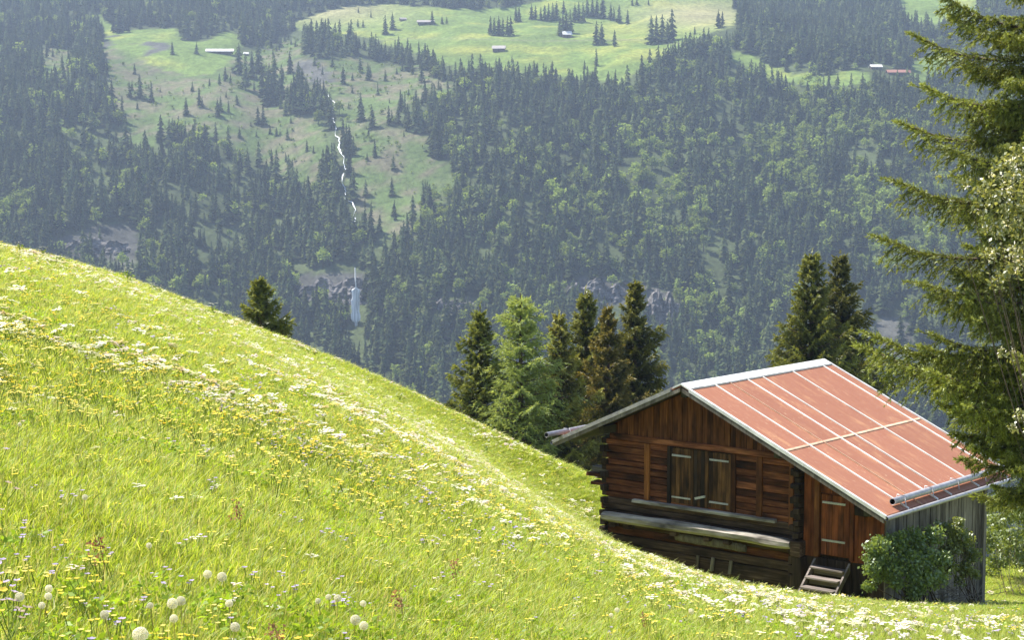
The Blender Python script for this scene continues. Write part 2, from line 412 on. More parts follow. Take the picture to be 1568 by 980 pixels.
def build_meadow():
    Xs = np.linspace(-0.8, 0.8, 260); ds = np.concatenate([np.linspace(-6, 3.4, 8), np.geomspace(3.6, 170, 240)])
    D, XX = np.meshgrid(ds, Xs, indexing='ij'); x = XX * np.maximum(D, 8) ; y = D
    z = H(x, y); V = np.stack([x, y, z], -1).reshape(-1, 3); ny, nx = x.shape
    i = np.arange((ny - 1) * nx).reshape(ny - 1, nx)[:, :-1].ravel()
    Q = np.stack([i, i + 1, i + nx + 1, i + nx], 1)
    k = NT('meadow_soil'); vv = k.coords()
    c = k.ramp(k.noise(vv, 0.5, 6, 0.65), [(0.3, (0.22, 0.27, 0.02)), (0.5, (0.32, 0.35, 0.025)), (0.72, (0.40, 0.40, 0.045))])
    f = k.noise(vv, 9, 5, 0.7)
    c = k.mix(1.0, c, k.ramp(f, [(0.3, (0.6, 0.6, 0.6)), (0.7, (1.3, 1.3, 1.2))]), 'MULTIPLY')
    m = k.principled(c, 0.95, f, 0.8, 0.15, spec=0.05)
    tag(obj('meadow_ground', mesh_np('meadow_ground', V, Q, [m], smooth=True)), 'steep green meadow hillside falling away to the right', 'ground', kind='structure')
build_meadow()

# ------------------------------------------------------------------ geometry-node scatter for stuff
def scatter(name, P, rot, scl, idx, sources, label, cat):
    me = bpy.data.meshes.new(name); n = len(P)
    me.vertices.add(n); me.vertices.foreach_set('co', np.asarray(P, np.float32).ravel())
    for nm, ty, dat, key in (('rot', 'FLOAT_VECTOR', rot, 'vector'), ('scl', 'FLOAT_VECTOR', scl, 'vector'), ('idx', 'INT', idx, 'value')):
        a = me.attributes.new(nm, ty, 'POINT'); a.data.foreach_set(key, np.asarray(dat, np.int32 if ty == 'INT' else np.float32).ravel())
    o = tag(obj(name, me), label, cat, kind='stuff')
    ng = bpy.data.node_groups.new(name + '_nodes', 'GeometryNodeTree')
    ng.interface.new_socket('Geometry', in_out='INPUT', socket_type='NodeSocketGeometry')
    ng.interface.new_socket('Geometry', in_out='OUTPUT', socket_type='NodeSocketGeometry')
    N = ng.nodes.new; gi = N('NodeGroupInput'); go = N('NodeGroupOutput'); jn = N('GeometryNodeJoinGeometry')
    def attr(nm, ty):
        x = N('GeometryNodeInputNamedAttribute'); x.data_type = ty; x.inputs['Name'].default_value = nm
        return next(s for s in x.outputs if s.enabled and s.name == 'Attribute')
    ar, as_, ai = attr('rot', 'FLOAT_VECTOR'), attr('scl', 'FLOAT_VECTOR'), attr('idx', 'INT')
    er = N('FunctionNodeEulerToRotation'); ng.links.new(ar, er.inputs[0])
    for k, src in enumerate(sources):
        oi = N('GeometryNodeObjectInfo'); oi.transform_space = 'ORIGINAL'; oi.inputs['Object'].default_value = src
        oi.inputs['As Instance'].default_value = True
        cmp = N('FunctionNodeCompare'); cmp.data_type = 'INT'; cmp.operation = 'EQUAL'
        ins = [s for s in cmp.inputs if s.enabled]; ng.links.new(ai, ins[0]); ins[1].default_value = k
        ip = N('GeometryNodeInstanceOnPoints')
        ng.links.new(gi.outputs[0], ip.inputs['Points']); ng.links.new(cmp.outputs[0], ip.inputs['Selection'])
        ng.links.new(oi.outputs['Geometry'], ip.inputs['Instance'])
        ng.links.new(er.outputs[0], ip.inputs['Rotation']); ng.links.new(as_, ip.inputs['Scale'])
        ng.links.new(ip.outputs[0], jn.inputs[0])
    ng.links.new(jn.outputs[0], go.inputs[0])
    md = o.modifiers.new('scatter', 'NODES'); md.node_group = ng
    return o

# ------------------------------------------------------------------ far trees
def far_spruce_mesh(seed, slim=0.17):
    g = np.random.default_rng(seed); T = []; C = []
    L = 15; wob = g.normal(size=(L, 2)) * 0.006
    for i in range(L):
        h = (i + 0.5 * g.random()) / L; z0 = 0.08 + 0.92 * h; rad = (slim * (1 - h) ** 0.75 + 0.012) * (0.75 + 0.5 * g.random()); n = 8 if i < 10 else 5
        for j in range(n):
            a = (j + g.random()) / n * 2 * np.pi; r = rad * (0.45 + 0.75 * g.random()); zz = z0 + 0.06 * (g.random() - 0.3)
            d = np.array([np.cos(a), np.sin(a), 0]); s = np.array([-np.sin(a), np.cos(a), 0]) * r * (0.30 + 0.25 * g.random()); c0 = np.array([wob[i, 0], wob[i, 1], 0])
            tip = d * r + np.array([0, 0, zz - 0.02 - 0.45 * r * g.random()]) + c0; top = np.array([0, 0, zz + 0.055]) + c0; mid = d * r * (0.45 + 0.3 * g.random()) + np.array([0, 0, zz - 0.03]) + c0
            T += [top, mid - s, tip, top, tip, mid + s]
            b = 0.65 + 0.8 * g.random(); k_ = g.random()
            C += [(np.array([0.040, 0.060, 0.024]) * (1 - k_) + np.array([0.062, 0.070, 0.026]) * k_) * b] * 6
    T = np.array(T); C = np.array(C)
    a = np.arange(3) / 3 * 2 * np.pi                              # trunk
    tr = []
    for j in range(3):
        k = (j + 1) % 3; p = lambda q, z, r: [np.cos(a[q]) * r, np.sin(a[q]) * r, z]
        tr += [p(j, -0.05, 0.014), p(k, -0.05, 0.014), [0, 0, 0.9]]
    T = np.concatenate([T, tr]); C = np.concatenate([C, np.ones((9, 3)) * np.array([0.07, 0.055, 0.04])])
    return mesh_np('far_spruce', T, np.arange(len(T)).reshape(-1, 3), [M['far_spruce']], colr=C)
def far_leaf_mesh(seed):
    g = np.random.default_rng(seed); cs = []
    for i in range(9):
        a = g.random() * 6.28; h = 0.35 + 0.5 * g.random(); r = 0.22 * g.random() * (1.2 - h)
        cs.append((np.array([np.cos(a) * r * 1.3, np.sin(a) * r * 1.3, h]), 0.13 + 0.10 * g.random()))
    P = []
    for c, r in cs:
        d = unit(g.normal(size=(26, 3))); d[:, 2] = np.abs(d[:, 2]) * 1.1 - 0.3
        P.append(c + d * r * (0.75 + 0.35 * g.random((26, 1))))
    P = np.concatenate(P)
    q, cc = leaves(P, 0.13, np.ones((len(P), 3)) * np.array([0.20, 0.26, 0.062]), up=0.6, rg=g)
    F4 = np.arange(len(q)).reshape(-1, 4)
    tv_, tq = tubes([(np.array([[0, 0, -0.05], [0.01, 0, 0.3], [0, 0.01, 0.65]]), np.array([0.022, 0.016, 0.006]))], 4)
    V = np.concatenate([q, tv_]); FF = np.concatenate([F4, tq + len(q)])
    return mesh_np('far_broadleaf', V, FF, [M['far_leaf']], colr=np.concatenate([cc, np.ones((len(tv_), 3)) * np.array([0.06, 0.05, 0.04])]))
FSP = [far_spruce_mesh(i, s) for i, s in enumerate((0.15, 0.18, 0.21, 0.165, 0.13, 0.24))]
FLE = [far_leaf_mesh(20 + i) for i in range(5)]

# trees one can tell apart on the far pastures: (u, v of the foot, height in photo pixels)
FAR_SPOTS = {
 ('dark spruce in the tight grove mid far pasture', 'small spruce grove on the far pasture'): [(751, 53, 27), (757, 54, 26), (764, 54, 28), (770, 55, 27), (777, 55, 29), (782, 54, 28)],
 ('dark spruce in the broken row along upper pasture edge', 'spruce row along the upper pasture edge'): [(790, 33, 25), (795, 33, 22), (814, 29, 22), (820, 29, 20), (828, 31, 20), (834, 31, 23), (840, 31, 25), (846, 30, 25), (852, 29, 26), (863, 21, 20)],
 ('dark spruce around the small pale-roofed far hut', 'spruces around the pasture hut'): [(857, 54, 30), (862, 55, 32), (867, 55, 36), (873, 50, 34), (880, 33, 26), (886, 32, 28), (893, 33, 29)],
 ('dark spruce in the curved row upper right of the pasture', 'spruce row at the upper right of the pasture'): [(899, 25, 27), (907, 24, 28), (914, 25, 27), (923, 27, 32), (935, 30, 23), (940, 31, 20), (948, 34, 26), (961, 36, 21)],
 ('dark spruce of the close pair on the right pasture', 'spruce pair on the right of the pasture'): [(913, 68, 34), (921, 68, 32)],
 ('lone slender spruce right of the close pair on the far pasture', None): [(941, 71, 25)],
 ('lone spruce low on the right of the far pasture with a smaller one beside it', None): [(913, 101, 26)],
 ('smallest spruce at the foot of the far pasture, beside a taller spruce', None): [(895, 105, 13)],
 ('tiny lone spruce on the open pasture below the long brown barn', None): [(784, 95, 11)],
 ('dark spruce of the pair on the left of the far upper pasture', 'spruce pair on the left of the pasture'): [(590, 52, 28), (601, 45, 25)],
 ('small spruce at the left end of the far upper pasture', 'small spruces at the left end of the pasture'): [(548, 41, 12), (556, 41, 11), (549, 19, 9), (568, 26, 10)],
 ('small spruce beside the long low shed on the far upper pasture', 'small spruces beside the long shed'): [(662, 37, 20), (677, 36, 12), (684, 36, 11)],
 ('dark spruce of the trio at the top of the left pasture', 'three spruces on the left pasture'): [(174, 49, 32), (183, 50, 36), (195, 49, 24)],
 ('small spruce above the grey boulders on the left clearing', 'small spruces above the clearing'): [(264, 83, 19), (301, 82, 17)],
 ('dark spruce in the dense clump below the long stable', 'spruce clump below the stable'): [(345, 124, 22), (353, 128, 16), (366, 112, 44), (376, 137, 52), (386, 120, 40), (396, 112, 46), (402, 150, 48), (411, 152, 44), (420, 148, 62), (431, 150, 48), (444, 112, 32), (456, 148, 42), (470, 150, 30)],
 ('lone dark spruce standing in the middle of the left clearing', None): [(305, 163, 28)],
 ('small dark spruce scattered on the lower left clearing', 'spruces scattered on the left clearing'): [(333, 178, 26), (350, 172, 18), (285, 176, 26), (336, 130, 18), (395, 190, 26), (403, 192, 30), (437, 176, 22), (489, 180, 40), (214, 150, 34), (232, 156, 28)],
 ('dark spruce among scrub on the clearing beside the stream', 'spruces on the clearing beside the stream'): [(632, 345, 44), (600, 300, 28), (648, 315, 38), (574, 240, 26), (618, 380, 40), (560, 300, 24), (470, 232, 18), (450, 300, 34)],
 ('tall slim spruce at right corner of the far pasture', 'tall spruces at the pasture corner'): [(997, 68, 42), (1005, 66, 40), (1014, 64, 40), (1029, 62, 46), (1022, 66, 34)],
 ('small spruce on the tan upper rim of the far pasture', 'small spruces on the upper rim'): [(968, 8, 14), (975, 7, 12), (993, 7, 10)],
 ('spruce in the tan gap at the upper right of the far pasture', 'spruces in the upper right gap'): [(1100, 42, 26), (1106, 40, 22), (1064, 52, 12), (1132, 40, 40), (1140, 44, 44)],
}
n_ind = 0
ORD = ['first', 'second', 'third', 'fourth', 'fifth', 'sixth', 'seventh', 'eighth', 'ninth', 'tenth', 'eleventh', 'twelfth', 'thirteenth', 'fourteenth']
for (label, group), spots in FAR_SPOTS.items():
    for k_, (u, v, hpx) in enumerate(sorted(spots)):
        p = hit_far(u, v); h = hpx * p[1] / F * 1.05
        o = obj('spruce_tree', FSP[n_ind % 6], loc=tuple(p), rz=rng.random() * 6.28, sc_=(h * 1.25, h * 1.25, h))
        tag(o, label if len(spots) == 1 else ORD[k_] + ' from left: ' + label, 'tree', group); n_ind += 1
def build_forest():
    n = 84000
    y = np.sqrt(rng.random(n) * (2620 ** 2 - 880 ** 2) + 880 ** 2); x = (rng.random(n) - 0.5) * 0.74 * y
    z = HM(x, y); u, v, pa, cl, rk, br = cover(x, y, z)
    up = cover(x, y, z + 11.0)                                     # nothing tall in front of an opening either
    pa = pa | up[2]; cl = cl | (up[3] & (rng.random(n) < 0.5))
    for dz in (0.0, 14.0):                                         # the stream bed and the foot of the fall stay open
        us, vs = proj(np.stack([x, y, z + dz], -1))
        su = np.interp(vs, [140, 165, 185, 212, 232, 262, 285, 308, 326, 345, 400, 440, 500, 530], [504, 512, 510, 516, 520, 529, 526, 531, 546, 541, 543, 545, 546, 547])
        pa |= (np.abs(us - su) < np.interp(vs, [140, 320, 400, 440, 520, 540], [5, 5, 6, 12, 12, 4])) & (vs > 145) & (vs < 525) & ~((vs > 350) & (vs < 400)); rk = rk | (up[4] & (rng.random(n) < 0.7))
    for (hu, hv) in ((337, 81), (377, 84), (1375, 114), (1341, 105)): pa |= (np.abs(u - hu) < 26) & (v > hv - 6) & (v < hv + 24)
    dens = np.where(pa, 0.0, np.where(cl, 0.15, np.where(rk, 0.09, 0.68)))
    dens = dens * np.where(pa | cl, 1, 0.28 + 0.85 * sstep(0.30, 0.48, fbm(x / 34 + 2, y / 34 + 6, 3)))
    keep = rng.random(n) < dens
    x, y, z, u, v, cl, rk, br = (a[keep] for a in (x, y, z, u, v, cl, rk, br))
    n = len(x); leaf = rng.random(n) < np.where(cl, 0.80, np.where(rk, 0.4, br))
    h = np.where(leaf, 8 + 11 * rng.random(n), 12 + 19 * rng.random(n) ** 1.2) * np.where(cl, np.where(leaf, 0.10 + 0.30 * rng.random(n), 0.35 + 0.4 * rng.random(n)), 1) * (1 - 0.25 * rng.random(n))
    sp_d = 1 / (1 + 0)
    cre = np.interp(u, cr_u, cr_v)
    vis = (u > 0) & (u < 1568) & (v > 0) & (v < cre - 4)
    size = h / y
    for isleaf, names, meshes, lab, grp, cat, wd in (
            (False, 'spruce_tree', FSP, 'tall dark spruce in the dense conifer forest low on the opposite slope', 'spruces in the lower far forest', 'tree', 1.2),
            (True, 'broadleaf_tree', FLE, 'round light green broadleaf tree among dark conifers on the opposite slope', 'broadleaf trees in the far forest', 'tree', 1.15)):
        sel = np.where(leaf == isleaf)[0]
        cand = sel[vis[sel]]; big = cand[np.argsort(-size[cand])[:(195 if not isleaf else 290)]]
        for q, i in enumerate(big):
            tag(obj(names, meshes[q % len(meshes)], loc=(x[i], y[i], z[i]), rz=rng.random() * 6.28, sc_=(h[i] * wd, h[i] * wd, h[i])), lab, cat, grp)
        rest = np.setdiff1d(sel, big); m = len(rest)
        srcs = [o for o in col.objects if o.name.startswith(names)][-len(meshes):]
        order = [next(o for o in col.objects if o.data == me_ and o.name.startswith(names)) for me_ in meshes]
        rot = np.zeros((m, 3)); rot[:, 2] = rng.random(m) * 6.28; rot[:, :2] = rng.normal(size=(m, 2)) * 0.03
        s = np.stack([h[rest] * wd * (0.85 + 0.35 * rng.random(m)), h[rest] * wd * (0.85 + 0.35 * rng.random(m)), h[rest]], -1)
        scatter('conifer_forest' if not isleaf else 'broadleaf_forest', np.stack([x[rest], y[rest], z[rest] - 0.3], -1), rot, s,
                rng.integers(0, len(meshes), m), order,
                'dark conifer forest covering the opposite mountain slope' if not isleaf else 'light green broadleaf woodland mixed into the forest on the far slope', 'forest')
build_forest()

# ------------------------------------------------------------------ stream, waterfall and cliffs on the far slope
def ribbon(name, pts, wid, lift, label, cat, kind):
    P = []; W = []
    for (u, v), w in zip(pts, wid):
        P.append(hit_far(u, v)); W.append(w)
    P = np.array(P); W = np.array(W); t = np.linspace(0, len(P) - 1, 110)
    Q = np.stack([np.interp(t, np.arange(len(P)), P[:, i]) for i in range(3)], 1); ww = np.interp(t, np.arange(len(P)), W)
    Q[:, 0] += (vnoise(t * 3.1, t * 0) - 0.5) * 3.0 + (vnoise(t * 8 + 7, t * 0 + 5) - 0.5) * 1.2
    ww = ww * (0.10 + 0.75 * vnoise(t * 2.9 + 40, t * 0 + 3) ** 1.5)
    Q[:, 2] = HM(Q[:, 0], Q[:, 1]) + lift
    V = np.concatenate([Q - np.stack([ww, 0 * ww, 0.0 * ww], 1), Q + np.stack([0 * ww, 0 * ww, 0.5 + 0 * ww], 1), Q + np.stack([ww, 0 * ww, 0 * ww], 1)])
    n = len(Q); F4 = [[i, i + 1, n + i + 1, n + i] for i in range(n - 1)] + [[n + i, n + i + 1, 2 * n + i + 1, 2 * n + i] for i in range(n - 1)]
    return tag(obj(name, mesh_np(name, V, F4, [M['water']], smooth=True)), label, cat, kind=kind)
ribbon('mountain_stream', [(504, 148), (512, 165), (510, 185), (516, 212), (520, 232), (529, 262), (526, 285), (531, 308), (546, 326), (541, 345)],
       [0.8, 1.2, 0.7, 1.0, 1.2, 1.8, 1.7, 1.6, 1.0, 0.6], 2.2, 'thin white stream running down the clearing on the far slope', 'stream', 'structure')
def cliff(u0, u1, v0, v1, seed, label):
    """a broken rock step standing out of the slope, in ledges"""
    g = np.random.default_rng(seed); nx, nz = 40, 16
    b0 = hit_far(u0, v1); b1 = hit_far(u1, v1); b0[1] += 4; b1[1] += 4
    hgt = (v1 - v0) / F * b0[1] * 0.95
    V = []
    for k in range(nz + 1):
        f = k / nz
        for i in range(nx + 1):
            q = i / nx; p = b0 * (1 - q) + b1 * q
            top = hgt * (0.55 + 0.6 * vnoise(q * 7 + seed, 3.3)) * np.sin(np.pi * min(1, max(0.0, q * 0.92 + 0.04))) ** 0.35
            led = math.floor(f * 5 + 0.7 * vnoise(q * 5 + seed, 8)) * 1.6
            out = -2.0 + led + (vnoise(np.floor(q * 17 + seed), np.floor(f * 6)) - 0.5) * 4 + (fbm(q * 14 + seed, f * 6, 3) - 0.45) * 5
            V.append((p[0], p[1] + out + f * 3, p[2] - 4 + f * (top + 4) + (vnoise(q * 30, f * 9 + seed) - 0.5) * 1.5))
    n1 = nx + 1
    F4 = [[k * n1 + i, k * n1 + i + 1, (k + 1) * n1 + i + 1, (k + 1) * n1 + i] for k in range(nz) for i in range(nx)]
    off = len(V)                                                   # a top that runs back into the slope
    for i in range(n1): x_, y_, z_ = V[nz * n1 + i]; V.append((x_, y_ + 16, max(z_ - 1, HM(x_, y_ + 16) - 2)))
    F4 += [[nz * n1 + i, nz * n1 + i + 1, off + i + 1, off + i] for i in range(nx)]
    tag(obj('rock_cliff', mesh_np('rock_cliff', V, F4, [M['rock']])), label, 'cliff', kind='structure')
cliff(95, 195, 362, 396, 1, 'grey rock face above the left end of the meadow crest')
cliff(455, 585, 420, 468, 2, 'dark ledged rock band beside the waterfall')
cliff(868, 960, 424, 466, 3, 'reddish grey rock outcrop on the slope above the near trees')
cliff(985, 1045, 440, 500, 4, 'pale bare rock strip above the bright broadleaf trees')
cliff(655, 730, 458, 484, 5, 'low rock ledge left of the near light green larch')
def waterfall():
    bot = hit_far(547, 492); n = 48; V = []; C = []; Q = []; K = 15
    x0 = bot[0]; y0 = bot[1] - 7; z1 = float(-tv(543, 410) * y0); z0 = float(-tv(547, 508) * y0)
    for i in range(n + 1):
        f = i / n; w = 0.40 + (1.8 + 1.3 * vnoise(f * 9, 2) + 0.6 * vnoise(f * 31, 6)) * sstep(0.31, 0.35, f) * (1 - 0.72 * sstep(0.84, 0.88, f + 0.05 * vnoise(f * 20, 1)))
        for j in range(K):
            q = (j / (K - 1) - 0.5) * 2; wob = (vnoise(f * 7, j * 3.1) - 0.5) * 0.5 + (vnoise(f * 3.1, 8) - 0.5) * 1.6
            V.append((x0 - 1.3 + 1.9 * f + q * w + wob, y0 + (1 - f) * 3 - 0.8 * (1 - q * q), z1 + (z0 - z1) * f))
            b = 0.40 + 0.52 * np.clip((vnoise(j * 1.37 + 5, f * 4) - 0.42) * 2.2 + 0.65 * q * q + 0.25 * (f > 0.72), 0, 1) if w > 1.5 else 0.45 + 0.45 * vnoise(f * 14, j)
            C.append((b, b * 0.99, b * 0.97))
    Q = [[i * K + j, i * K + j + 1, (i + 1) * K + j + 1, (i + 1) * K + j] for i in range(n) for j in range(K - 1)]
    k = NT('falling_water'); a = k.n('ShaderNodeVertexColor', layer_name='Col'); m = k.principled(a.outputs[0], 0.5)
    tag(obj('waterfall', mesh_np('waterfall', V, Q, [m], colr=np.array(C), smooth=True)), 'white veil of a waterfall dropping over the dark rock band', 'waterfall', kind='structure')
waterfall()

# ------------------------------------------------------------------ small far buildings on the pastures
def far_hut(u, v, wpx, hpx, roofc, wallc, label, rz=0.0, dep=0.6):
    p = hit_far(u, v); k = p[1] / F; w = wpx * k; h = hpx * k; d = w * dep
    root = empty('mountain_hut', (p[0], p[1], p[2] - 0.4), rz, label, 'hut')
    hw = h * 0.5
    V = [(-w / 2, -d / 2, 0), (w / 2, -d / 2, 0), (w / 2, d / 2, 0), (-w / 2, d / 2, 0), (-w / 2, -d / 2, hw), (w / 2, -d / 2, hw), (w / 2, d / 2, hw), (-w / 2, d / 2, hw)]
    Q = [[0, 1, 5, 4], [1, 2, 6, 5], [2, 3, 7, 6], [3, 0, 4, 7]]
    obj('wall', mesh_np('hut_wall', V, Q, [wallc]), root)
    for s in (-1, 1):
        gx = s * w / 2
        obj('gable', mesh_np('hut_gable', [(gx, -d / 2, hw), (gx, d / 2, hw), (gx, 0, h * 0.97)], [[0, 1, 2]], [wallc]), root)
    e = w * 0.05 + 0.3; a = w / 2 + e; b = d / 2 + e; zl = hw - 0.25 * h * e / d; t = 0.25
    V = [(-a, -b, zl), (a, -b, zl), (a, 0, h), (-a, 0, h), (-a, b, zl), (a, b, zl)]; V += [(x, y, z + t) for x, y, z in V]
    Q = [[6, 7, 8, 9], [9, 8, 11, 10], [0, 3, 2, 1], [3, 4, 5, 2], [0, 1, 7, 6], [4, 10, 11, 5], [1, 2, 8, 7], [2, 5, 11, 8], [0, 6, 9, 3], [3, 9, 10, 4]]
    obj('roof', mesh_np('hut_roof', V, Q, [roofc]), root)
    obj('door', mesh_np('hut_door', [(-w * 0.06, -d / 2 - 0.05, 0), (w * 0.06, -d / 2 - 0.05, 0), (w * 0.06, -d / 2 - 0.05, hw * 0.75), (-w * 0.06, -d / 2 - 0.05, hw * 0.75)], [[0, 1, 2, 3]], [M['darkwood']]), root)
wt = plain('far_pale_roof', (0.62, 0.60, 0.56), 0.5, nscale=1); br_ = plain('far_brown_wall', (0.10, 0.07, 0.05), 0.8, nscale=1)
rr = plain('far_red_roof', (0.30, 0.14, 0.10), 0.6, nscale=1); gb = plain('far_grey_roof', (0.30, 0.27, 0.25), 0.7, nscale=1)
far_hut(337, 81, 38, 7, wt, br_, 'long pale-roofed stable at the edge of the left pasture', 0.03, 0.28)
far_hut(377, 84, 7, 5, wt, br_, 'tiny pale-roofed shed right of the long stable')
far_hut(652, 36, 24, 6, gb, br_, 'long low grey-roofed shed high on the far pasture', 0.05, 0.35)
far_hut(617, 31, 9, 5, gb, br_, 'small dark hut near the top of the far pasture', 0.4)
far_hut(764, 78, 18, 9, gb, br_, 'brown barn standing alone in the middle of the far pasture', -0.1)
far_hut(868, 57, 13, 10, wt, br_, 'small hut with bright roof under the spruce clump on the far pasture', 0.2)
far_hut(1375, 114, 32, 8, rr, br_, 'long red-roofed house on the right side of the far slope', 0.04, 0.4)
far_hut(1341, 105, 16, 7, wt, br_, 'pale-roofed hut left of the long red-roofed house', 0.1)
# ------------------------------------------------------------------ the wooden barn
AZ = R(39.3)
e1 = np.array([math.cos(AZ), -math.sin(AZ), 0]); e2 = np.array([math.sin(AZ), math.cos(AZ), 0])
APEX = ray(1043, 588) * 47.0; ZB = -5.0
barn = empty('wooden_barn', tuple(APEX + np.array([0, 0, ZB])), -AZ, 'old brown timber barn with rust-red metal roof on the flowery meadow', 'barn')
def w2b(P):                                                        # world -> barn coordinates (s, w, z from the ridge)
    d = np.asarray(P, float) - APEX; return np.stack([d @ e1, d @ e2, d[..., 2]], -1)
def b2w(s, w, z): return APEX + e1 * s + e2 * w + np.array([0, 0, z])
def on_front(u, v, w):
    r = ray(u, v); P = APEX + e2 * w; return w2b(r * (P @ e2) / (r @ e2))
jr = random.Random(5)
def block(name, s, w, z, m, jit=0.008, parent=barn, taper=None, label=None, bev=0.0):
    """a squared timber: (s0,s1),(w0,w1),(z0,z1); slightly irregular corners"""
    V = []
    for zz in z:
        for ww in w:
            for ss in s: V.append([ss + jr.uniform(-jit, jit), ww + jr.uniform(-jit, jit), zz - ZB + jr.uniform(-jit, jit)])
    Q = [[0, 2, 3, 1], [4, 5, 7, 6], [0, 1, 5, 4], [2, 6, 7, 3], [0, 4, 6, 2], [1, 3, 7, 5]]
    o = obj(name, mesh_np(name, V, Q, [m]), parent)
    if bev:
        b = o.modifiers.new('bevel', 'BEVEL'); b.width = bev; b.segments = 2
    if label: o['label'] = label
    return o
def pane(name, V, Q, m, parent=barn):
    return obj(name, mesh_np(name, [(a, b, c - ZB) for a, b, c in V], Q, [m]), parent)
SR, SL = -0.4586, 0.451                                            # roof slopes: right falls with s, left rises with s
def zr(s): return SR * s if s >= 0 else SL * s
WF = 0.72                                                          # the front wall stands this far behind the roof edge
WB = 5.95
# dark inner core, added so no light leaks between the boards
k_ = block('light_block_core', (-2.72, 2.98), (WF + 0.10, WB - 0.1), (-5.3, -1.95), M['darkwood'], 0)
pane('light_block_gable', [(-2.7, WF + 0.10, -1.95), (2.98, WF + 0.10, -1.95), (0, WF + 0.10, -0.30)], [[0, 1, 2]], M['darkwood'])
block('light_block_annex', (3.0, 5.36), (WF + 0.10, WB - 0.1), (-5.9, -2.72), M['darkwood'], 0)
# gable boards
s = -2.62
while s < 3.35:
    wd = jr.uniform(0.13, 0.19); s1 = min(s + wd, 3.4)
    zt = min(zr(s), zr(s1)) - 0.20; zb = -1.60
    if zt - zb > 0.05:
        pr = jr.uniform(0, 0.018)
        gb_ = block('gable_board', (s + 0.004, s1 - 0.004), (WF - 0.02 - pr, WF + 0.03 - pr), (zb, zt), M['gable'], 0.003)
        # the top follows the roof: lift the higher corner
        me = gb_.data; dz = (zr(s1) - zr(s))
        for i in (4, 5, 6, 7):
            hi = (i in (5, 7)) == (dz > 0)
            me.vertices[i].co.z = (max(zr(s), zr(s1)) if hi else min(zr(s), zr(s1))) - 0.16 - ZB
    s = s1
block('tie_beam', (-2.70, 3.02), (WF - 0.09, WF + 0.06), (-1.75, -1.60), M['log'], 0.006, bev=0.012)
# horizontal log rows, broken by the door opening
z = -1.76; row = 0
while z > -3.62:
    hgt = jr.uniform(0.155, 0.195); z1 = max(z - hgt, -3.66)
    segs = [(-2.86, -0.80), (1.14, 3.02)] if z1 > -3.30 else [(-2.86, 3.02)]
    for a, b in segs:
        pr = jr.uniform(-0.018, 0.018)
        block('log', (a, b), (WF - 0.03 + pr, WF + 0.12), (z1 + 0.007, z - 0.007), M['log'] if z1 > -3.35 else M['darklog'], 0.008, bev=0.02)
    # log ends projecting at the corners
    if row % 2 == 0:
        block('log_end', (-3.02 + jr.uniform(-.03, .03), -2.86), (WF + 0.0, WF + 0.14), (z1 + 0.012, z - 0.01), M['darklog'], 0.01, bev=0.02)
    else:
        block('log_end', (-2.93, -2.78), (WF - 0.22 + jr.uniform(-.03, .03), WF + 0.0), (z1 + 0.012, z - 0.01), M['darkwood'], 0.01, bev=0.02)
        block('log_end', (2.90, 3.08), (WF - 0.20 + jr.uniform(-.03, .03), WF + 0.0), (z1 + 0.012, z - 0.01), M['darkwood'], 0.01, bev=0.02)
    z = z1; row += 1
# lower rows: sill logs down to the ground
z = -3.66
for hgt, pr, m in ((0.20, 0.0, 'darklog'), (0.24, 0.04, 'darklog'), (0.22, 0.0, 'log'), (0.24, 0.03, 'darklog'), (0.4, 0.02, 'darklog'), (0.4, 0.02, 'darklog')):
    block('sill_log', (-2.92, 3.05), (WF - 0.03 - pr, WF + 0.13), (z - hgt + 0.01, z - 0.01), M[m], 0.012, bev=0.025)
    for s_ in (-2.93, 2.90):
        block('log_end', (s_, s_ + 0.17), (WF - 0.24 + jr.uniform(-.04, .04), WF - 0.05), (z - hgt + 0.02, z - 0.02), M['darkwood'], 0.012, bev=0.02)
    z -= hgt
# left side wall logs (seen end on at the corner) and rear
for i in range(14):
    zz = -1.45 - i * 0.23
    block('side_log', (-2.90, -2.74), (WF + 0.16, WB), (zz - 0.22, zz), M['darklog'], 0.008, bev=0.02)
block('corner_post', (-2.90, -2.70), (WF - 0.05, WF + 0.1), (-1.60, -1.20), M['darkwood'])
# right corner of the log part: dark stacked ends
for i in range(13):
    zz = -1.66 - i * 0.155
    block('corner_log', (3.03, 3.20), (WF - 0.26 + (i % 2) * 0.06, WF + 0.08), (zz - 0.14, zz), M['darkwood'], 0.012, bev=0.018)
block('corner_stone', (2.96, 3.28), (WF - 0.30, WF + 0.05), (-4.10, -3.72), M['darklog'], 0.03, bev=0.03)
block('corner_footing', (3.04, 3.30), (WF - 0.26, WF + 0.05), (-5.0, -4.10), M['darkwood'], 0.03, bev=0.03)
# upright posts on the front
def post(s0, s1, z0, z1, m, pr=0.09): return block('post', (s0, s1), (WF - pr, WF - 0.02), (z0, z1), M[m], 0.006, bev=0.01)
post(-1.58, -1.42, -3.27, -1.765, 'orange', 0.10); post(1.86, 2.02, -3.29, -1.765, 'gable', 0.08)
post(2.80, 2.94, -3.40, -1.765, 'gable', 0.08); post(-0.86, -0.75, -3.27, -1.765, 'darkwood', 0.08); post(1.10, 1.24, -3.28, -1.765, 'gable', 0.08)
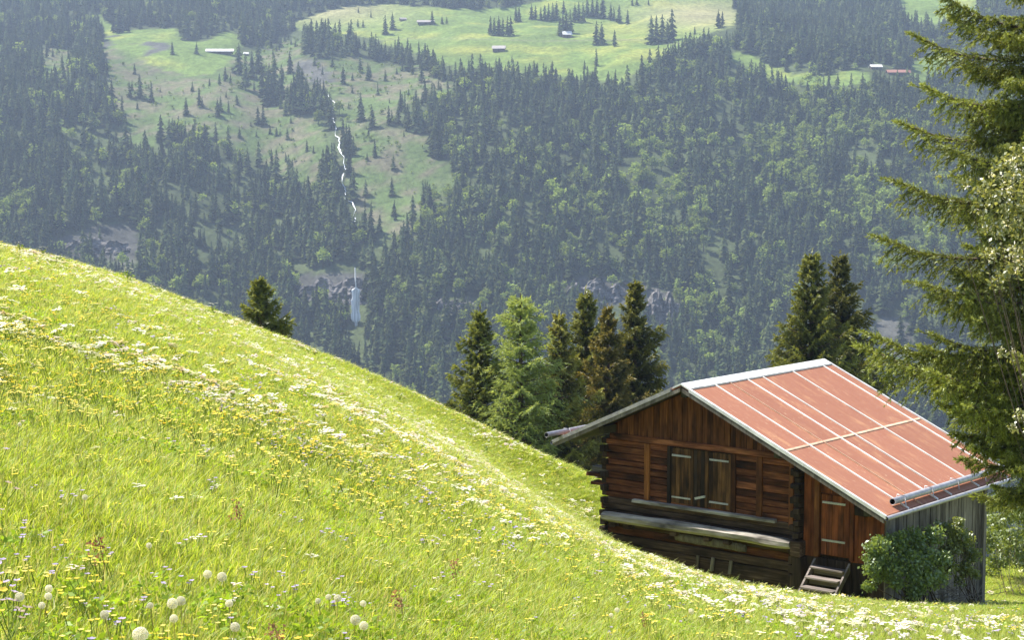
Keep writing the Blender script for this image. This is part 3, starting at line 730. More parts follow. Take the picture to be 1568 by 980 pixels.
# double hay door
door = block('door_panel', (-0.78, 1.14), (WF + 0.02, WF + 0.06), (-3.28, -1.765), M['darkwood'], 0)
def leaf(s0, s1, n, label):
    d = block('door', (s0, s1), (WF - 0.01, WF + 0.018), (-3.24, -1.79), M['darkwood'], 0, label=label)
    for i in range(n):
        a = s0 + (s1 - s0) * i / n; b = s0 + (s1 - s0) * (i + 1) / n; pr = jr.uniform(0, 0.012)
        block('door_board', (a + 0.004, b - 0.004), (WF - 0.05 - pr, WF - 0.012), (-3.24 + jr.uniform(0, .02), -1.79), M['door'], 0.003, parent=d)
    for zz in (-1.98, -3.08):
        block('strap_hinge', (s0 + 0.04, s1 - 0.06), (WF - 0.085, WF - 0.066), (zz - 0.022, zz + 0.022), M['strap'], 0.004, parent=d)
    return d
leaf(-0.74, -0.06, 5, 'left hay door with two strap hinges'); leaf(0.42, 1.09, 5, 'right hay door with two strap hinges')
for i in range(4):
    a = -0.05 + i * 0.115
    block('door_board', (a, a + 0.108), (WF - 0.045, WF - 0.005), (-3.26, -1.78), M['door'] if i % 2 else M['darkwood'], 0.003)
b_ = block('bolt', (-0.16, 0.16), (WF - 0.10, WF - 0.06), (-0.03 + ZB, 0.03 + ZB), M['strap'], 0.003)
b_.location = (0.18, 0, -3.00 - ZB); b_.rotation_euler = (0, R(-16), 0)
block('sill_rail', (-1.92, 2.46), (WF - 0.17, WF - 0.03), (-3.37, -3.285), M['grey'], 0.008, bev=0.012)
# heavy hewn bench beam with its supports
def hewn(name, s0, s1, w0, w1, z0, z1, m, n=22, seed=0, label=None):
    V = []; S = 8
    for i in range(n + 1):
        q = i / n; ss = s0 + (s1 - s0) * q; sh = 1 if 0.02 < q < 0.99 else 0.86
        cw = (w0 + w1) / 2; cz = (z0 + z1) / 2 + (vnoise(q * 4 + seed, 1.5) - 0.5) * 0.05
        for j in range(S):
            a = (j + 0.5) / S * 2 * math.pi; ca, sa = math.cos(a), math.sin(a)
            k = 1 / max(abs(ca), abs(sa)) * 0.93
            k = min(k, 1.18) * (1 + (vnoise(q * 9 + j * 3 + seed, j) - 0.5) * 0.18) * sh
            V.append((ss, cw + ca * k * (w1 - w0) / 2, cz + sa * k * (z1 - z0) / 2))
    Q = [[i * S + j, i * S + (j + 1) % S, (i + 1) * S + (j + 1) % S, (i + 1) * S + j] for i in range(n) for j in range(S)]
    Q += [[0, 7, 6, 5], [5, 4, 3, 0], [3, 2, 1, 0]] + [[n * S + a for a in q] for q in ([0, 1, 2, 3], [0, 3, 4, 5], [0, 5, 6, 7])]
    o = pane(name, V, Q, M[m])
    if label: o['label'] = label
    return o
hewn('bench_beam', -2.78, 3.00, WF - 0.40, WF - 0.10, -3.95, -3.67, 'grey', seed=2, label='long grey weathered beam along the foot of the front wall')
hewn('lower_beam', -0.55, 1.60, WF - 0.16, WF - 0.05, -4.24, -4.02, 'sidewood', n=12, seed=7)
for s_ in (-2.55, -2.1, -0.62, 0.42, 1.02):
    block('beam_support', (s_, s_ + 0.18), (WF - 0.30, WF), (-4.08, -3.95), M['darklog'], 0.015, bev=0.02)
for s_, t_ in ((0.15, 0.05), (0.60, 0.10), (1.15, 0.12)):
    o = block('stake', (-0.04, 0.04), (WF - 0.14, WF - 0.09), (ZB - 0.2, ZB + 0.15), M['sidewood'], 0.006)
    o.location = (s_, 0, -4.66 - ZB); o.rotation_euler = (0, t_, 0)
# annex: vertical boards, small red door
s = 3.22
while s < 5.42:
    wd = jr.uniform(0.15, 0.22); s1 = min(s + wd, 5.44)
    if s1 <= 3.68 or s >= 4.50 or True:
        in_door = s1 > 3.70 and s < 4.52
        z_lo = -4.08 if not in_door else -4.05
        zt = zr(s1) - 0.20
        if not in_door:
            block('annex_board', (s + .004, s1 - .004), (WF - 0.03 - jr.uniform(0, .015), WF + 0.06), (z_lo, zt), M['reddoor'], 0.004)
        elif zt > -2.50:
            block('annex_board', (s + .004, s1 - .004), (WF - 0.02, WF + 0.06), (-2.46, zt), M['reddoor'], 0.004)
    s = s1
for i in range(10):                                                # dark plinth boards under the door
    a = 3.24 + i * 0.22
    block('plinth_board', (a + .004, a + 0.216), (WF - 0.01 - jr.uniform(0, .02), WF + 0.06), (-5.35, -4.09), M['darkwood'], 0.004)
ad = block('annex_door', (3.72, 4.50), (WF - 0.01, WF + 0.03), (-4.0, -2.47), M['reddoor'], 0, label='small red-brown door with two pale strap hinges')
for i in range(5):
    a = 3.72 + i * 0.156
    block('door_board', (a + .004, a + .152), (WF - 0.05 - jr.uniform(0, .012), WF - 0.012), (-3.98, -2.49), M['reddoor'], 0.003, parent=ad)
for zz in (-2.68, -3.62):
    block('strap_hinge', (3.76, 4.40), (WF - 0.09, WF - 0.068), (zz - 0.025, zz + 0.025), M['strap'], 0.004, parent=ad)
block('post', (3.56, 3.70), (WF - 0.12, WF - 0.02), (-4.05, -1.98), M['orange'], 0.006, bev=0.01)
block('post', (4.53, 4.64), (WF - 0.10, WF - 0.02), (-4.05, -2.40), M['reddoor'], 0.006, bev=0.01)
block('eave_hole_block', (4.75, 5.1), (WF - 0.30, WF), (-2.86, -2.62), M['darkwood'], 0.01, bev=0.02)  # added dark block, stands in for the dark hole beneath the eave
# right side wall of grey vertical boards
w = WF - 0.02
while w < WB:
    wd = jr.uniform(0.14, 0.21); w1 = min(w + wd, WB + 0.02)
    block('side_board', (5.41, 5.46 + jr.uniform(0, .025)), (w + .005, w1 - .005), (-6.3, -2.60), M['sidewood'], 0.004)
    w = w1
block('corner_post', (5.42, 5.56), (WB - 0.04, WB + 0.12), (-6.3, -2.66), M['sidewood'])
block('back_wall', (-2.8, 5.4), (WB, WB + 0.1), (-6.3, -2.6), M['darkwood'], 0)
pane('back_gable', [(-2.7, WB + .06, -2.6), (5.3, WB + .06, -2.6), (0, WB + .06, -0.3)], [[0, 2, 1]], M['darkwood'])
# roof: boarding, sheets with seams, ridge cap, edge strips
RD = 7.2
def slab(name, sa, sb, w0, w1, lo, hi, m, parent=barn, wob=0.0):
    """a sheet lying on the roof between two s values; lo, hi are heights over the roof plane"""
    V = []
    for h in (lo, hi):
        for ww in (w0, w1):
            for ss in (sa, sb): V.append((ss, ww, zr(ss) + h + jr.uniform(-wob, wob)))
    return pane(name, V, [[0, 2, 3, 1], [4, 5, 7, 6], [0, 1, 5, 4], [2, 6, 7, 3], [0, 4, 6, 2], [1, 3, 7, 5]], m)
for i in range(12):
    w0 = 0.03 + i * (RD - 0.06) / 12
    slab('roof_board', 0.002, 5.76, w0 + .004, w0 + (RD - 0.06) / 12 - .004, -0.13, -0.075, M['soffit'])
    slab('roof_board', -4.05, -0.002, w0 + .004, w0 + (RD - 0.06) / 12 - .004, -0.13, -0.075, M['soffit'])
for ss in (0.0,):
    block('ridge_purlin', (-0.09, 0.09), (0.12, RD - 0.1), (-0.36, -0.17), M['soffit'])
for ss in (-2.62, 2.75, 5.25):
    block('purlin', (ss - 0.09, ss + 0.09), (0.14, RD - 0.12), (zr(ss) - 0.37, zr(ss) - 0.17), M['soffit'])
def w_on_roof(u, v, s_):                                           # where a ridge-parallel line at s_ meets column u
    ws_ = np.linspace(-0.5, 9, 2000); P = APEX + e1 * s_ + e2 * ws_[:, None] + np.array([0, 0, zr(s_)])
    uu, vv = proj(P); return float(np.interp(u, uu, ws_))
seams = [w_on_roof(u, 0, 0.22) for u in (1094, 1116, 1143, 1166, 1212, 1259)]
edges = [0.02] + seams + [RD - 0.02]
SM = 3.05
for r_, (sa, sb) in enumerate(((0.03, SM - 0.01), (SM + 0.002, 5.78))):
    for a, b in zip(edges[:-1], edges[1:]):
        slab('roof_panel', sa, sb, a + .004, b - .004, -0.07, -0.03 + (0.006 if r_ == 0 else 0), M['roof'], wob=0.003)
for q, a in enumerate(seams):
    thin = q == 1
    slab('seam_strip', 0.2, 5.80, a - (0.010 if thin else 0.027), a + (0.010 if thin else 0.027), -0.035, 0.004, M['rustseam'] if thin else M['seam'])
slab('cross_seam', SM - 0.04, SM + 0.02, 0.06, RD - 0.06, -0.05, -0.008, M['rustseam'])
slab('ridge_cap', 0.0, 0.25, -0.02, RD + 0.02, -0.03, 0.016, M['white_metal']); slab('ridge_cap', -0.25, -0.002, -0.02, RD + 0.02, -0.03, 0.016, M['white_metal'])
for a, b in ((0.25, 1.9), (1.905, 3.6), (3.605, 5.84)):
    slab('edge_strip', a, b, -0.032, 0.045, -0.075, 0.014, M['white_metal'], wob=0.006)
slab('edge_strip', 0.25, 5.84, RD - 0.03, RD + 0.03, -0.09, 0.012, M['white_metal'])
slab('barge_board', 0.03, 5.78, -0.02, 0.028, -0.20, -0.095, M['sidewood']); slab('barge_board', -4.06, -0.03, -0.02, 0.028, -0.19, -0.095, M['sidewood'])
for i in range(6):
    w0 = 0.02 + i * (RD - 0.04) / 6
    slab('roof_panel', -4.08, -0.03, w0 + .004, w0 + (RD - .04) / 6 - .004, -0.07, -0.03, M['roof'])
slab('edge_strip', -4.12, -0.3, -0.045, 0.08, -0.09, 0.012, M['grey_metal'], wob=0.004)
def tube_part(name, pts, rad, m, sides=10, parent=barn, hollow=False):
    V, Q = tubes([(np.array(pts, float) - np.array([0, 0, ZB]), np.full(len(pts), rad))], sides)
    if hollow:
        V2, Q2 = tubes([(np.array(pts, float) - np.array([0, 0, ZB]), np.full(len(pts), rad * 0.85))], sides)
        n = len(V); V = np.concatenate([V, V2]); ring = [[j, (j + 1) % sides, n + (j + 1) % sides, n + j] for j in range(sides)]
        Q = np.concatenate([Q, Q2[:, ::-1] + n, np.array(ring)])
    return obj(name, mesh_np(name, V, Q, [m], smooth=True), parent)
# eaves: small half round gutters, snow guard pipes, downpipe
tube_part('gutter', [(5.86, -0.03, zr(5.8) - 0.07), (5.86, 3.5, zr(5.8) - 0.08), (5.86, RD, zr(5.8) - 0.09)], 0.055, M['grey_metal'])
tube_part('gutter', [(-4.13, -0.05, zr(-4.1) - 0.07), (-4.13, RD, zr(-4.1) - 0.08)], 0.055, M['grey_metal'])
def on_roof(u, v):
    """point on the right roof slope seen at a pixel"""
    r = ray(u, v); n = e1 * -SR + np.array([0, 0, 1.0]); return w2b(r * (APEX @ n) / (r @ n))
pA = on_roof(1362, 772); pB = on_roof(1478, 744)
sg = (pA[0] + pB[0]) / 2; zz = zr(sg) + 0.10
g_ = tube_part('snow_guard_pipe', [(sg, pA[1], zz), (sg, pA[1] + 1.2, zz), (sg, pA[1] + 1.205, zz), (sg, 4.6, zz), (sg, 6.9, zz)], 0.082, M['grey_metal'], 14, hollow=True)
for ww in (pA[1] + 0.45, pA[1] + 1.9, pA[1] + 3.3, 5.6):
    tube_part('pipe_bracket', [(sg - 0.13, ww, zr(sg - 0.13) + 0.0), (sg - 0.11, ww, zz + 0.10), (sg + 0.10, ww, zz + 0.085), (sg + 0.13, ww, zr(sg + .13))], 0.014, M['grey_metal'], 5)
sL = -3.92
tube_part('snow_guard_pipe', [(sL, -0.55, zr(sL) + 0.14), (sL, 3, zr(sL) + 0.14), (sL, 6.6, zr(sL) + 0.14)], 0.07, M['grey_metal'], 12, hollow=True)
for ww in (0.35, 2.2, 4.4): tube_part('pipe_bracket', [(sL + 0.14, ww, zr(sL + .14)), (sL + 0.09, ww, zr(sL) + 0.22), (sL - 0.1, ww, zr(sL) + 0.2), (sL - .14, ww, zr(sL - .14))], 0.014, M['grey_metal'], 5)
tube_part('downpipe', [(5.86, 6.2, zr(5.8) - 0.1), (5.90, 6.2, zr(5.8) - 0.30), (6.15, 6.22, zr(5.8) - 0.46), (7.3, 6.3, zr(5.8) - 0.66)], 0.055, M['grey_metal'])
# planks that stick out past the left corner
for i, (s0, w_, z_, h_) in enumerate(((-3.62, 1.2, -2.66, 0.11), (-3.66, 1.0, -2.79, 0.09), (-3.58, 1.3, -2.90, 0.10), (-3.45, 0.95, -3.01, 0.08))):
    o = block('stored_plank', (s0, -2.9), (w_ - 0.14, w_ + 0.14), (z_ - h_, z_), M['log'] if i % 2 else M['grey'], 0.02)
block('stored_plank', (-3.40, -2.9), (1.30, 1.38), (-2.20, -2.14), M['grey'], 0.01); block('stored_plank', (-3.25, -2.9), (1.1, 1.18), (-2.33, -2.28), M['grey'], 0.01)
block('log_end', (-3.12, -2.9), (WF + 0.1, WF + 0.26), (-3.72, -3.50), M['log'], 0.02, bev=0.03)
# wooden steps up to the annex door: leaning against the wall, a thing of its own
st_root = empty('wooden_steps', tuple(b2w(4.05, WF - 0.1, -4.95)), -AZ, 'short flight of grey wooden steps leading up to the small red barn door', 'steps')
def sblk(name, s, w, z, m, label=None):
    V = [[ss, ww, zz] for zz in z for ww in w for ss in s]
    return obj(name, mesh_np(name, V, [[0, 2, 3, 1], [4, 5, 7, 6], [0, 1, 5, 4], [2, 6, 7, 3], [0, 4, 6, 2], [1, 3, 7, 5]], [m]), st_root)
for ss in (-0.50, 0.46):
    V = [(ss + a, ww, zz) for a in (0, 0.05) for ww, zz in ((-1.02, -0.10), (-0.92, -0.16), (0.02, 0.62), (0.02, 0.84))]
    obj('stringer', mesh_np('stringer', V, [[0, 1, 2, 3], [7, 6, 5, 4], [0, 4, 5, 1], [1, 5, 6, 2], [2, 6, 7, 3], [3, 7, 4, 0]], [M['greyy']]), st_root)
for i in range(4):
    zz = 0.02 + i * 0.21; ww = -0.86 + i * 0.235
    sblk('tread', (-0.448, 0.458), (ww - 0.13, ww + 0.12), (zz, zz + 0.04), M['greyy'])
    sblk('riser', (-0.446, 0.456), (ww + 0.10, ww + 0.118), (zz - 0.17, zz - 0.002), M['greyy'])

# ------------------------------------------------------------------ conifers near the barn
def crown_segments(h, r, whorl, nb, droop, up, twig, z_lo=0.04, dens=0.16, g=rng, ragged=0.40, pw=0.85):
    """branches and hanging twigs of a conifer -> twig segments (a,b,age) and limb paths"""
    A = []; B = []; age = []; limbs = []
    z = z_lo * h
    while z < h * 0.985:
        q = z / h; Lm = (r * (1 - q) ** pw + 0.05) * (0.78 + 0.44 * g.random()); n = max(3, int(nb * (0.75 + 0.5 * g.random())))
        ph = g.random() * 6.28
        for j in range(n):
            a = ph + (j + 0.6 * g.random()) / n * 6.283; L = Lm * (1 - ragged + 2 * ragged * g.random() ** 1.2)
            d = np.array([math.cos(a), math.sin(a), 0]); s_ = np.array([-d[1], d[0], 0])
            dr = droop * (0.8 + 0.4 * g.random()) * (1 - 0.75 * q); u_ = up * (0.7 + 0.6 * g.random()); rise = 0.35 * q
            z0 = z + g.normal() * 0.08
            cur = lambda t: d * L * t + np.array([0, 0, z0 + L * (rise * t - dr * t + u_ * t * t)])
            limbs.append((np.array([cur(t) for t in (0, 0.35, 0.7, 1)]), np.array([0.03, 0.02, 0.012, 0.004]) * (0.4 + L * 0.5)))
            nt = max(3, int(L / dens)); t = (np.arange(nt) + 0.3 + 0.5 * g.random(nt)) / nt * 0.92 + 0.08
            for sg_ in (-1, 1):
                for tt in t:
                    l = twig * L * (0.32 + 0.75 * math.sin(math.pi * min(1, (1 - tt) * 0.75 + 0.14))) * (0.6 + 0.6 * g.random())
                    p = cur(tt); dd = d * 0.75 + s_ * sg_ * 0.85 + np.array([0, 0, -0.55 - 0.5 * g.random() + 0.5 * q])
                    A.append(p); B.append(p + unit(dd) * l); age.append(tt)
            A.append(cur(0.8)); B.append(cur(1.0) + d * 0.12 + np.array([0, 0, 0.05])); age.append(1.0)
        z += whorl * (0.75 + 0.5 * g.random()) * (1 - 0.45 * q)
    A.append(np.array([0, 0, h * 0.93])); B.append(np.array([0, 0, h * 1.02])); age.append(1.0)
    return np.array(A), np.array(B), np.array(age), limbs
def conifer(name, loc, h, r, label, group=None, dark=(0.050, 0.068, 0.022), tip=(0.31, 0.33, 0.075), tipamt=0.72, mat='spruce', seed=1, K=13, wl=0.17, hw=0.2, whorl=0.42, nb=7, droop=0.35, up=0.32, twig=0.32, dens=0.15, pw=0.98, lean=0.0, rz=0.0):
    g = np.random.default_rng(seed)
    root = empty(name, loc, rz, label, 'tree', group)
    A, B, age, limbs = crown_segments(h, r, whorl, nb, droop, up, twig, dens=dens, g=g, pw=pw)
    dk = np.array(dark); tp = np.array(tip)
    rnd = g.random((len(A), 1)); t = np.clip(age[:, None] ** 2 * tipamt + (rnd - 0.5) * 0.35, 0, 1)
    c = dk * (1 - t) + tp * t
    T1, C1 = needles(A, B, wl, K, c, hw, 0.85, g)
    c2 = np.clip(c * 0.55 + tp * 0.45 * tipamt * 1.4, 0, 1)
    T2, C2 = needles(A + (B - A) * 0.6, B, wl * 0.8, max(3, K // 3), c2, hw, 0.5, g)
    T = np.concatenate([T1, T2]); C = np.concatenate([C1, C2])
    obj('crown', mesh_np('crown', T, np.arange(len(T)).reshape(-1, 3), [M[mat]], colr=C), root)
    tr = [(np.array([[0, 0, -1.5], [0, 0, h * 0.3], [0.02, 0, h * 0.7], [0, 0, h]]), np.array([0.022, 0.017, 0.008, 0.002]) * h)]
    V, Q = tubes(tr, 7); obj('trunk', mesh_np('trunk', V, Q, [M['bark']], smooth=True), root)
    V, Q = tubes(limbs, 4); obj('limbs', mesh_np('limbs', V, Q, [M['bark']], smooth=True), root)['kind'] = 'stuff'
    return root
def tree_at(u, v_top, D, h):
    p = ray(u, v_top) * D; return (p[0], p[1], p[2] - h)
conifer('spruce_tree', tree_at(735, 470, 81, 9.7), 9.7, 2.5, 'dark spruce at the left end of the tree group behind the barn', seed=11)
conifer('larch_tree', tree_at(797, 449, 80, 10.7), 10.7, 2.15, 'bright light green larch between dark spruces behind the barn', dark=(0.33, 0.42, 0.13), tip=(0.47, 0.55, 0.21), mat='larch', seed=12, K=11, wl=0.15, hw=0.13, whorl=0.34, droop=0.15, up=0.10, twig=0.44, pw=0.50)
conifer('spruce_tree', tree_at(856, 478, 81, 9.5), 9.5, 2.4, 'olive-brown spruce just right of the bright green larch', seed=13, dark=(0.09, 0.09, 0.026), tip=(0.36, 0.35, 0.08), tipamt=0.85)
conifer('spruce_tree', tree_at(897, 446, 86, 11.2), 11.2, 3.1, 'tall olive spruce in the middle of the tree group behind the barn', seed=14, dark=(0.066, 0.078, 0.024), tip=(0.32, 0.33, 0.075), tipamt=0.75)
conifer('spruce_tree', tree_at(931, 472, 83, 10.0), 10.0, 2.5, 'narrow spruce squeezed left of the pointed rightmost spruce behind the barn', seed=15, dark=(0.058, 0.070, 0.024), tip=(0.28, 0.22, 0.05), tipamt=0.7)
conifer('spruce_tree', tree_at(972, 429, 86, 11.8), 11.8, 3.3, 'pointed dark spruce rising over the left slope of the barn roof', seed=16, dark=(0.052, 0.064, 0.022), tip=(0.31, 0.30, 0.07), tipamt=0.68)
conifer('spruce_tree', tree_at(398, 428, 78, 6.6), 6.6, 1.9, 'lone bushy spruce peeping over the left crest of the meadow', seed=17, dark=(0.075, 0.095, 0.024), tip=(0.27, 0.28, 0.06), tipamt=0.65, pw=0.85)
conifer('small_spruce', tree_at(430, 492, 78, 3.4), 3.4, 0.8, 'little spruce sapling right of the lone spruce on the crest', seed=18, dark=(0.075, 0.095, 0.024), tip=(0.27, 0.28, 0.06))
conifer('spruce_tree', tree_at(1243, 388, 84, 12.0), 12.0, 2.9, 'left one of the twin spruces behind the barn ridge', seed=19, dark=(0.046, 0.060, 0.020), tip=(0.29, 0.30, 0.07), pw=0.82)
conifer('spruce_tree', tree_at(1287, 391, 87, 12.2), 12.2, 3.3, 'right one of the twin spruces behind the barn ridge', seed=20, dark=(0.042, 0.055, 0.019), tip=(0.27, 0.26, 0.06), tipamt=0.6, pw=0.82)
conifer('small_spruce', tree_at(690, 620, 72, 3.6), 3.6, 1.1, 'low dark spruce at the crest below the left end of the tree group', seed=21)

# ------------------------------------------------------------------ the big spruce at the right edge
def bough_mesh(L, seed, tipup=0.30):
    g = np.random.default_rng(seed); A = []; B = []; ag = []; paths = []
    sag = 0.30 + 0.15 * g.random()
    cur = lambda t: np.array([L * t, 0.10 * L * math.sin(2.2 * t + seed), L * (-sag * t + (sag * 0.55 + tipup * 0.35) * t * t + 0.10 * max(0, t - 0.75))])
    paths.append((np.array([cur(t) for t in np.linspace(0, 1, 9)]), np.linspace(0.035, 0.006, 9) * (0.5 + L * 0.25)))
    n = int(L / 0.042)
    for i in range(n):
        t = 0.10 + 0.90 * (i + g.random()) / n; sgn = 1 if i % 2 else -1
        p = cur(t); ln = (0.14 + 0.62 * math.sin(math.pi * min(1.0, 0.16 + 0.80 * (1 - t))) ) * (0.55 + 0.6 * g.random()) * min(1, L / 2.6)
        hang = g.random(); top = i % 3 == 0
        d0 = unit(np.array([0.75, sgn * (0.8 - 0.4 * hang), -0.25 - 0.5 * hang])); d1 = unit(np.array([0.45, sgn * 0.35, -0.9]))
        if top: d0 = unit(np.array([0.9, sgn * 0.7, 0.28])); d1 = unit(np.array([0.8, sgn * 0.5, -0.35])); ln *= 0.7
        if t > 0.93: d0 = unit(np.array([1, sgn * 0.5, 0.1])); d1 = unit(np.array([1, sgn * 0.4, 0.35]))
        m = 5; pts = [p]
        for q in range(m): pts.append(pts[-1] + unit(d0 * (1 - q / m) + d1 * (q / m) + g.normal(size=3) * 0.08) * ln / m)
        pts = np.array(pts); paths.append((pts[::2], np.array([0.006, 0.004, 0.002])))
        for q in range(m):
            A.append(pts[q]); B.append(pts[q + 1]); ag.append(0.35 * (q + 1) / m + 0.25 * t)
            for s2 in (-1, 1):                                     # side shoots
                if g.random() < 0.85:
                    dd = unit(pts[q + 1] - pts[q]); sd2 = unit(np.cross(dd, g.normal(size=3)))
                    l2 = (0.06 + 0.10 * g.random()) * (1.1 - 0.5 * q / m)
                    A.append(pts[q]); B.append(pts[q] + unit(dd * 0.8 + sd2 * 0.8 + np.array([0, 0, -0.15])) * l2); ag.append(0.5 + 0.5 * g.random() * (0.4 + 0.6 * t))
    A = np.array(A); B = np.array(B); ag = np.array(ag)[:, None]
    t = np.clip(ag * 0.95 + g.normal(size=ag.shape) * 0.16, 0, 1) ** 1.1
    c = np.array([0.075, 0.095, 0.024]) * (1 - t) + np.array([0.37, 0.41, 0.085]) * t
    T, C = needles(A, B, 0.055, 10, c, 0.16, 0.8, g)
    V2, Q2 = tubes(paths, 4)
    nT = len(T)
    me = bpy.data.meshes.new('bough'); allV = np.concatenate([T, V2]).astype(np.float32)
    me.vertices.add(len(allV)); me.vertices.foreach_set('co', allV.ravel())
    nt = nT // 3; nq = len(Q2); li = np.concatenate([np.arange(nT), (Q2 + nT).ravel()]).astype(np.int32)
    me.loops.add(len(li)); me.loops.foreach_set('vertex_index', li)
    ls = np.concatenate([np.arange(nt) * 3, nT + np.arange(nq) * 4]).astype(np.int32)
    me.polygons.add(nt + nq); me.polygons.foreach_set('loop_start', ls)
    me.materials.append(M['spruce']); me.materials.append(M['bark'])
    me.polygons.foreach_set('material_index', np.concatenate([np.zeros(nt), np.ones(nq)]).astype(np.int32))
    a = me.color_attributes.new('Col', 'FLOAT_COLOR', 'POINT'); c4 = np.ones((len(allV), 4), np.float32); c4[:nT, :3] = C; c4[nT:, :3] = 0.08
    a.data.foreach_set('color', c4.ravel()); me.update(); me.validate()
    return me
BD = 33.0
tr_x = ray(1622, 400)[0] * BD
bz = float(H(tr_x, BD)); top_z = float(ray(1622, -150)[2] * BD)
big = empty('big_spruce', (tr_x, BD, bz), 0, 'large sunlit spruce at the right edge with drooping boughs over the barn roof', 'tree')
V, Q = tubes([(np.array([[0, 0, -0.5], [0.03, 0, 3], [0, 0.05, 8], [0, 0, top_z - bz]]), np.array([0.26, 0.20, 0.14, 0.05]))], 12)
obj('trunk', mesh_np('trunk', V, Q, [M['bark']], smooth=True), big)
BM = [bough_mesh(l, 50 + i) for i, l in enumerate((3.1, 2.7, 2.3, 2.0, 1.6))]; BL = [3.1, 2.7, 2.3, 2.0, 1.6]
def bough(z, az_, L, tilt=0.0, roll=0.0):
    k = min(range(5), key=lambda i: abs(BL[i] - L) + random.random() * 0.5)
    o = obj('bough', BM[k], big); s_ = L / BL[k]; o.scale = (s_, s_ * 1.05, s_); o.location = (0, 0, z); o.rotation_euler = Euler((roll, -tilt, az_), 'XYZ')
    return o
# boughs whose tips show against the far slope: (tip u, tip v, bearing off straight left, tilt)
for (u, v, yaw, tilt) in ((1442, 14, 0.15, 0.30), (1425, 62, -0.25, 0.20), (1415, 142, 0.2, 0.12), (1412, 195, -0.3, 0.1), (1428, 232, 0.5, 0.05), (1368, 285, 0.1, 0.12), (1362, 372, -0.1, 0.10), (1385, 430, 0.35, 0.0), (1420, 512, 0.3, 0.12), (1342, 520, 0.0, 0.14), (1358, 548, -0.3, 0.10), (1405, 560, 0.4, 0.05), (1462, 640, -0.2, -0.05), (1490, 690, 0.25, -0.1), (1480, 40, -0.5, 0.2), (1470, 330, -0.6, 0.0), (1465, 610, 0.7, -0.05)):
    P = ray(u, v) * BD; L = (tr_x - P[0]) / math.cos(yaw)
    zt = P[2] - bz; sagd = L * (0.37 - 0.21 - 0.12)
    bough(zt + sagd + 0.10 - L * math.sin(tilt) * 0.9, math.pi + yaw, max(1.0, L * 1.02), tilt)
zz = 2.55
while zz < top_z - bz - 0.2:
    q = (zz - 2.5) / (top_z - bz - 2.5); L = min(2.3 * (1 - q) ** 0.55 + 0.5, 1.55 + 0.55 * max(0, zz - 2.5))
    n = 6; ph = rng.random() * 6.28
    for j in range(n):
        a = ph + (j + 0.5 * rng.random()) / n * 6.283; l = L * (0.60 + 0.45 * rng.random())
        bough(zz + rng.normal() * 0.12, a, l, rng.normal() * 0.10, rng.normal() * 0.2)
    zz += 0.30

# ------------------------------------------------------------------ broadleaf shrubs and the flowering tree
def leafy(name, loc, clumps, n_leaf, size, c, c2, label, cat, stems, seed, mat='leaf', flowers=0, group=None):
    """clumps: list of (x,y,z,r); leaves crowd towards each clump's skin; stems: paths"""
    g = np.random.default_rng(seed); root = empty(name, loc, 0, label, cat, group)
    P = []; C = []
    tot = sum(r ** 2 for *_, r in clumps)
    for (x, y, z, r) in clumps:
        m = int(n_leaf * r * r / tot) + 5; d = unit(g.normal(size=(m, 3))); rr_ = r * (0.30 + 0.68 * g.random((m, 1)) ** 0.6) * np.where(g.random((m, 1)) < 0.12, 1.35, 1.0)
        rr_ *= 0.75 + 0.5 * vnoise(d[:, 0] * 3 + x * 5 + 30, d[:, 1] * 3 + d[:, 2] * 2 + y * 5 + 30)[:, None]
        P.append(np.array([x, y, z]) + d * rr_ * np.array([1, 1, 0.85])); t = np.clip(g.random((m, 1)) * 0.7 + 0.3 * g.random(), 0, 1)
        C.append(np.array(c) * (1 - t) + np.array(c2) * t)
    P = np.concatenate(P); C = np.concatenate(C)
    q, cc = leaves(P, size, C, 0.4, g)
    obj('crown', mesh_np('crown', q, np.arange(len(q)).reshape(-1, 4), [M[mat]], colr=cc), root)
    paths = [(np.array([(0 + 0.05 * i % 3, 0, -0.3), (x * 0.45, y * 0.45, z * 0.45), (x, y, z + 0.3 * r)]), np.array([0.03, 0.014, 0.003]) * stems) for i, (x, y, z, r) in enumerate(clumps)]
    V_, Q_ = tubes(paths, 5); obj('stems', mesh_np('stems', V_, Q_, [M['bark']], smooth=True), root)
    if flowers:
        ii = g.integers(0, len(P), flowers); Pf = np.repeat(P[ii], 9, 0) + g.normal(size=(flowers * 9, 3)) * size * 0.42
        q, cc = leaves(Pf, size * 0.75, np.ones((len(Pf), 3)) * np.array([0.80, 0.76, 0.68]), 1.0, g)
        obj('blossom', mesh_np('blossom', q, np.arange(len(q)).reshape(-1, 4), [M['petal']], colr=cc), root)['kind'] = 'stuff'
    return root
def shrub_clumps(n, hx, hy, h, g, r0=0.28, r1=0.5):
    return [((g.random() - .5) * 2 * hx, (g.random() - .5) * 2 * hy, h * (0.18 + 0.72 * g.random() ** 0.9), r0 + (r1 - r0) * g.random()) for _ in range(n)]
def gpt(s_, w_):
    P = b2w(s_, w_, 0); P[2] = H(P[0], P[1]); return tuple(P)
def clumps_px(lst, D, origin):
    out = []
    for (u, v, rpx, dd) in lst:
        P = ray(u, v) * (D + dd); out.append((P[0] - origin[0], P[1] - origin[1], P[2] - origin[2], rpx * (D + dd) / F))
    return out
o_ = gpt(6.3, 0.7)
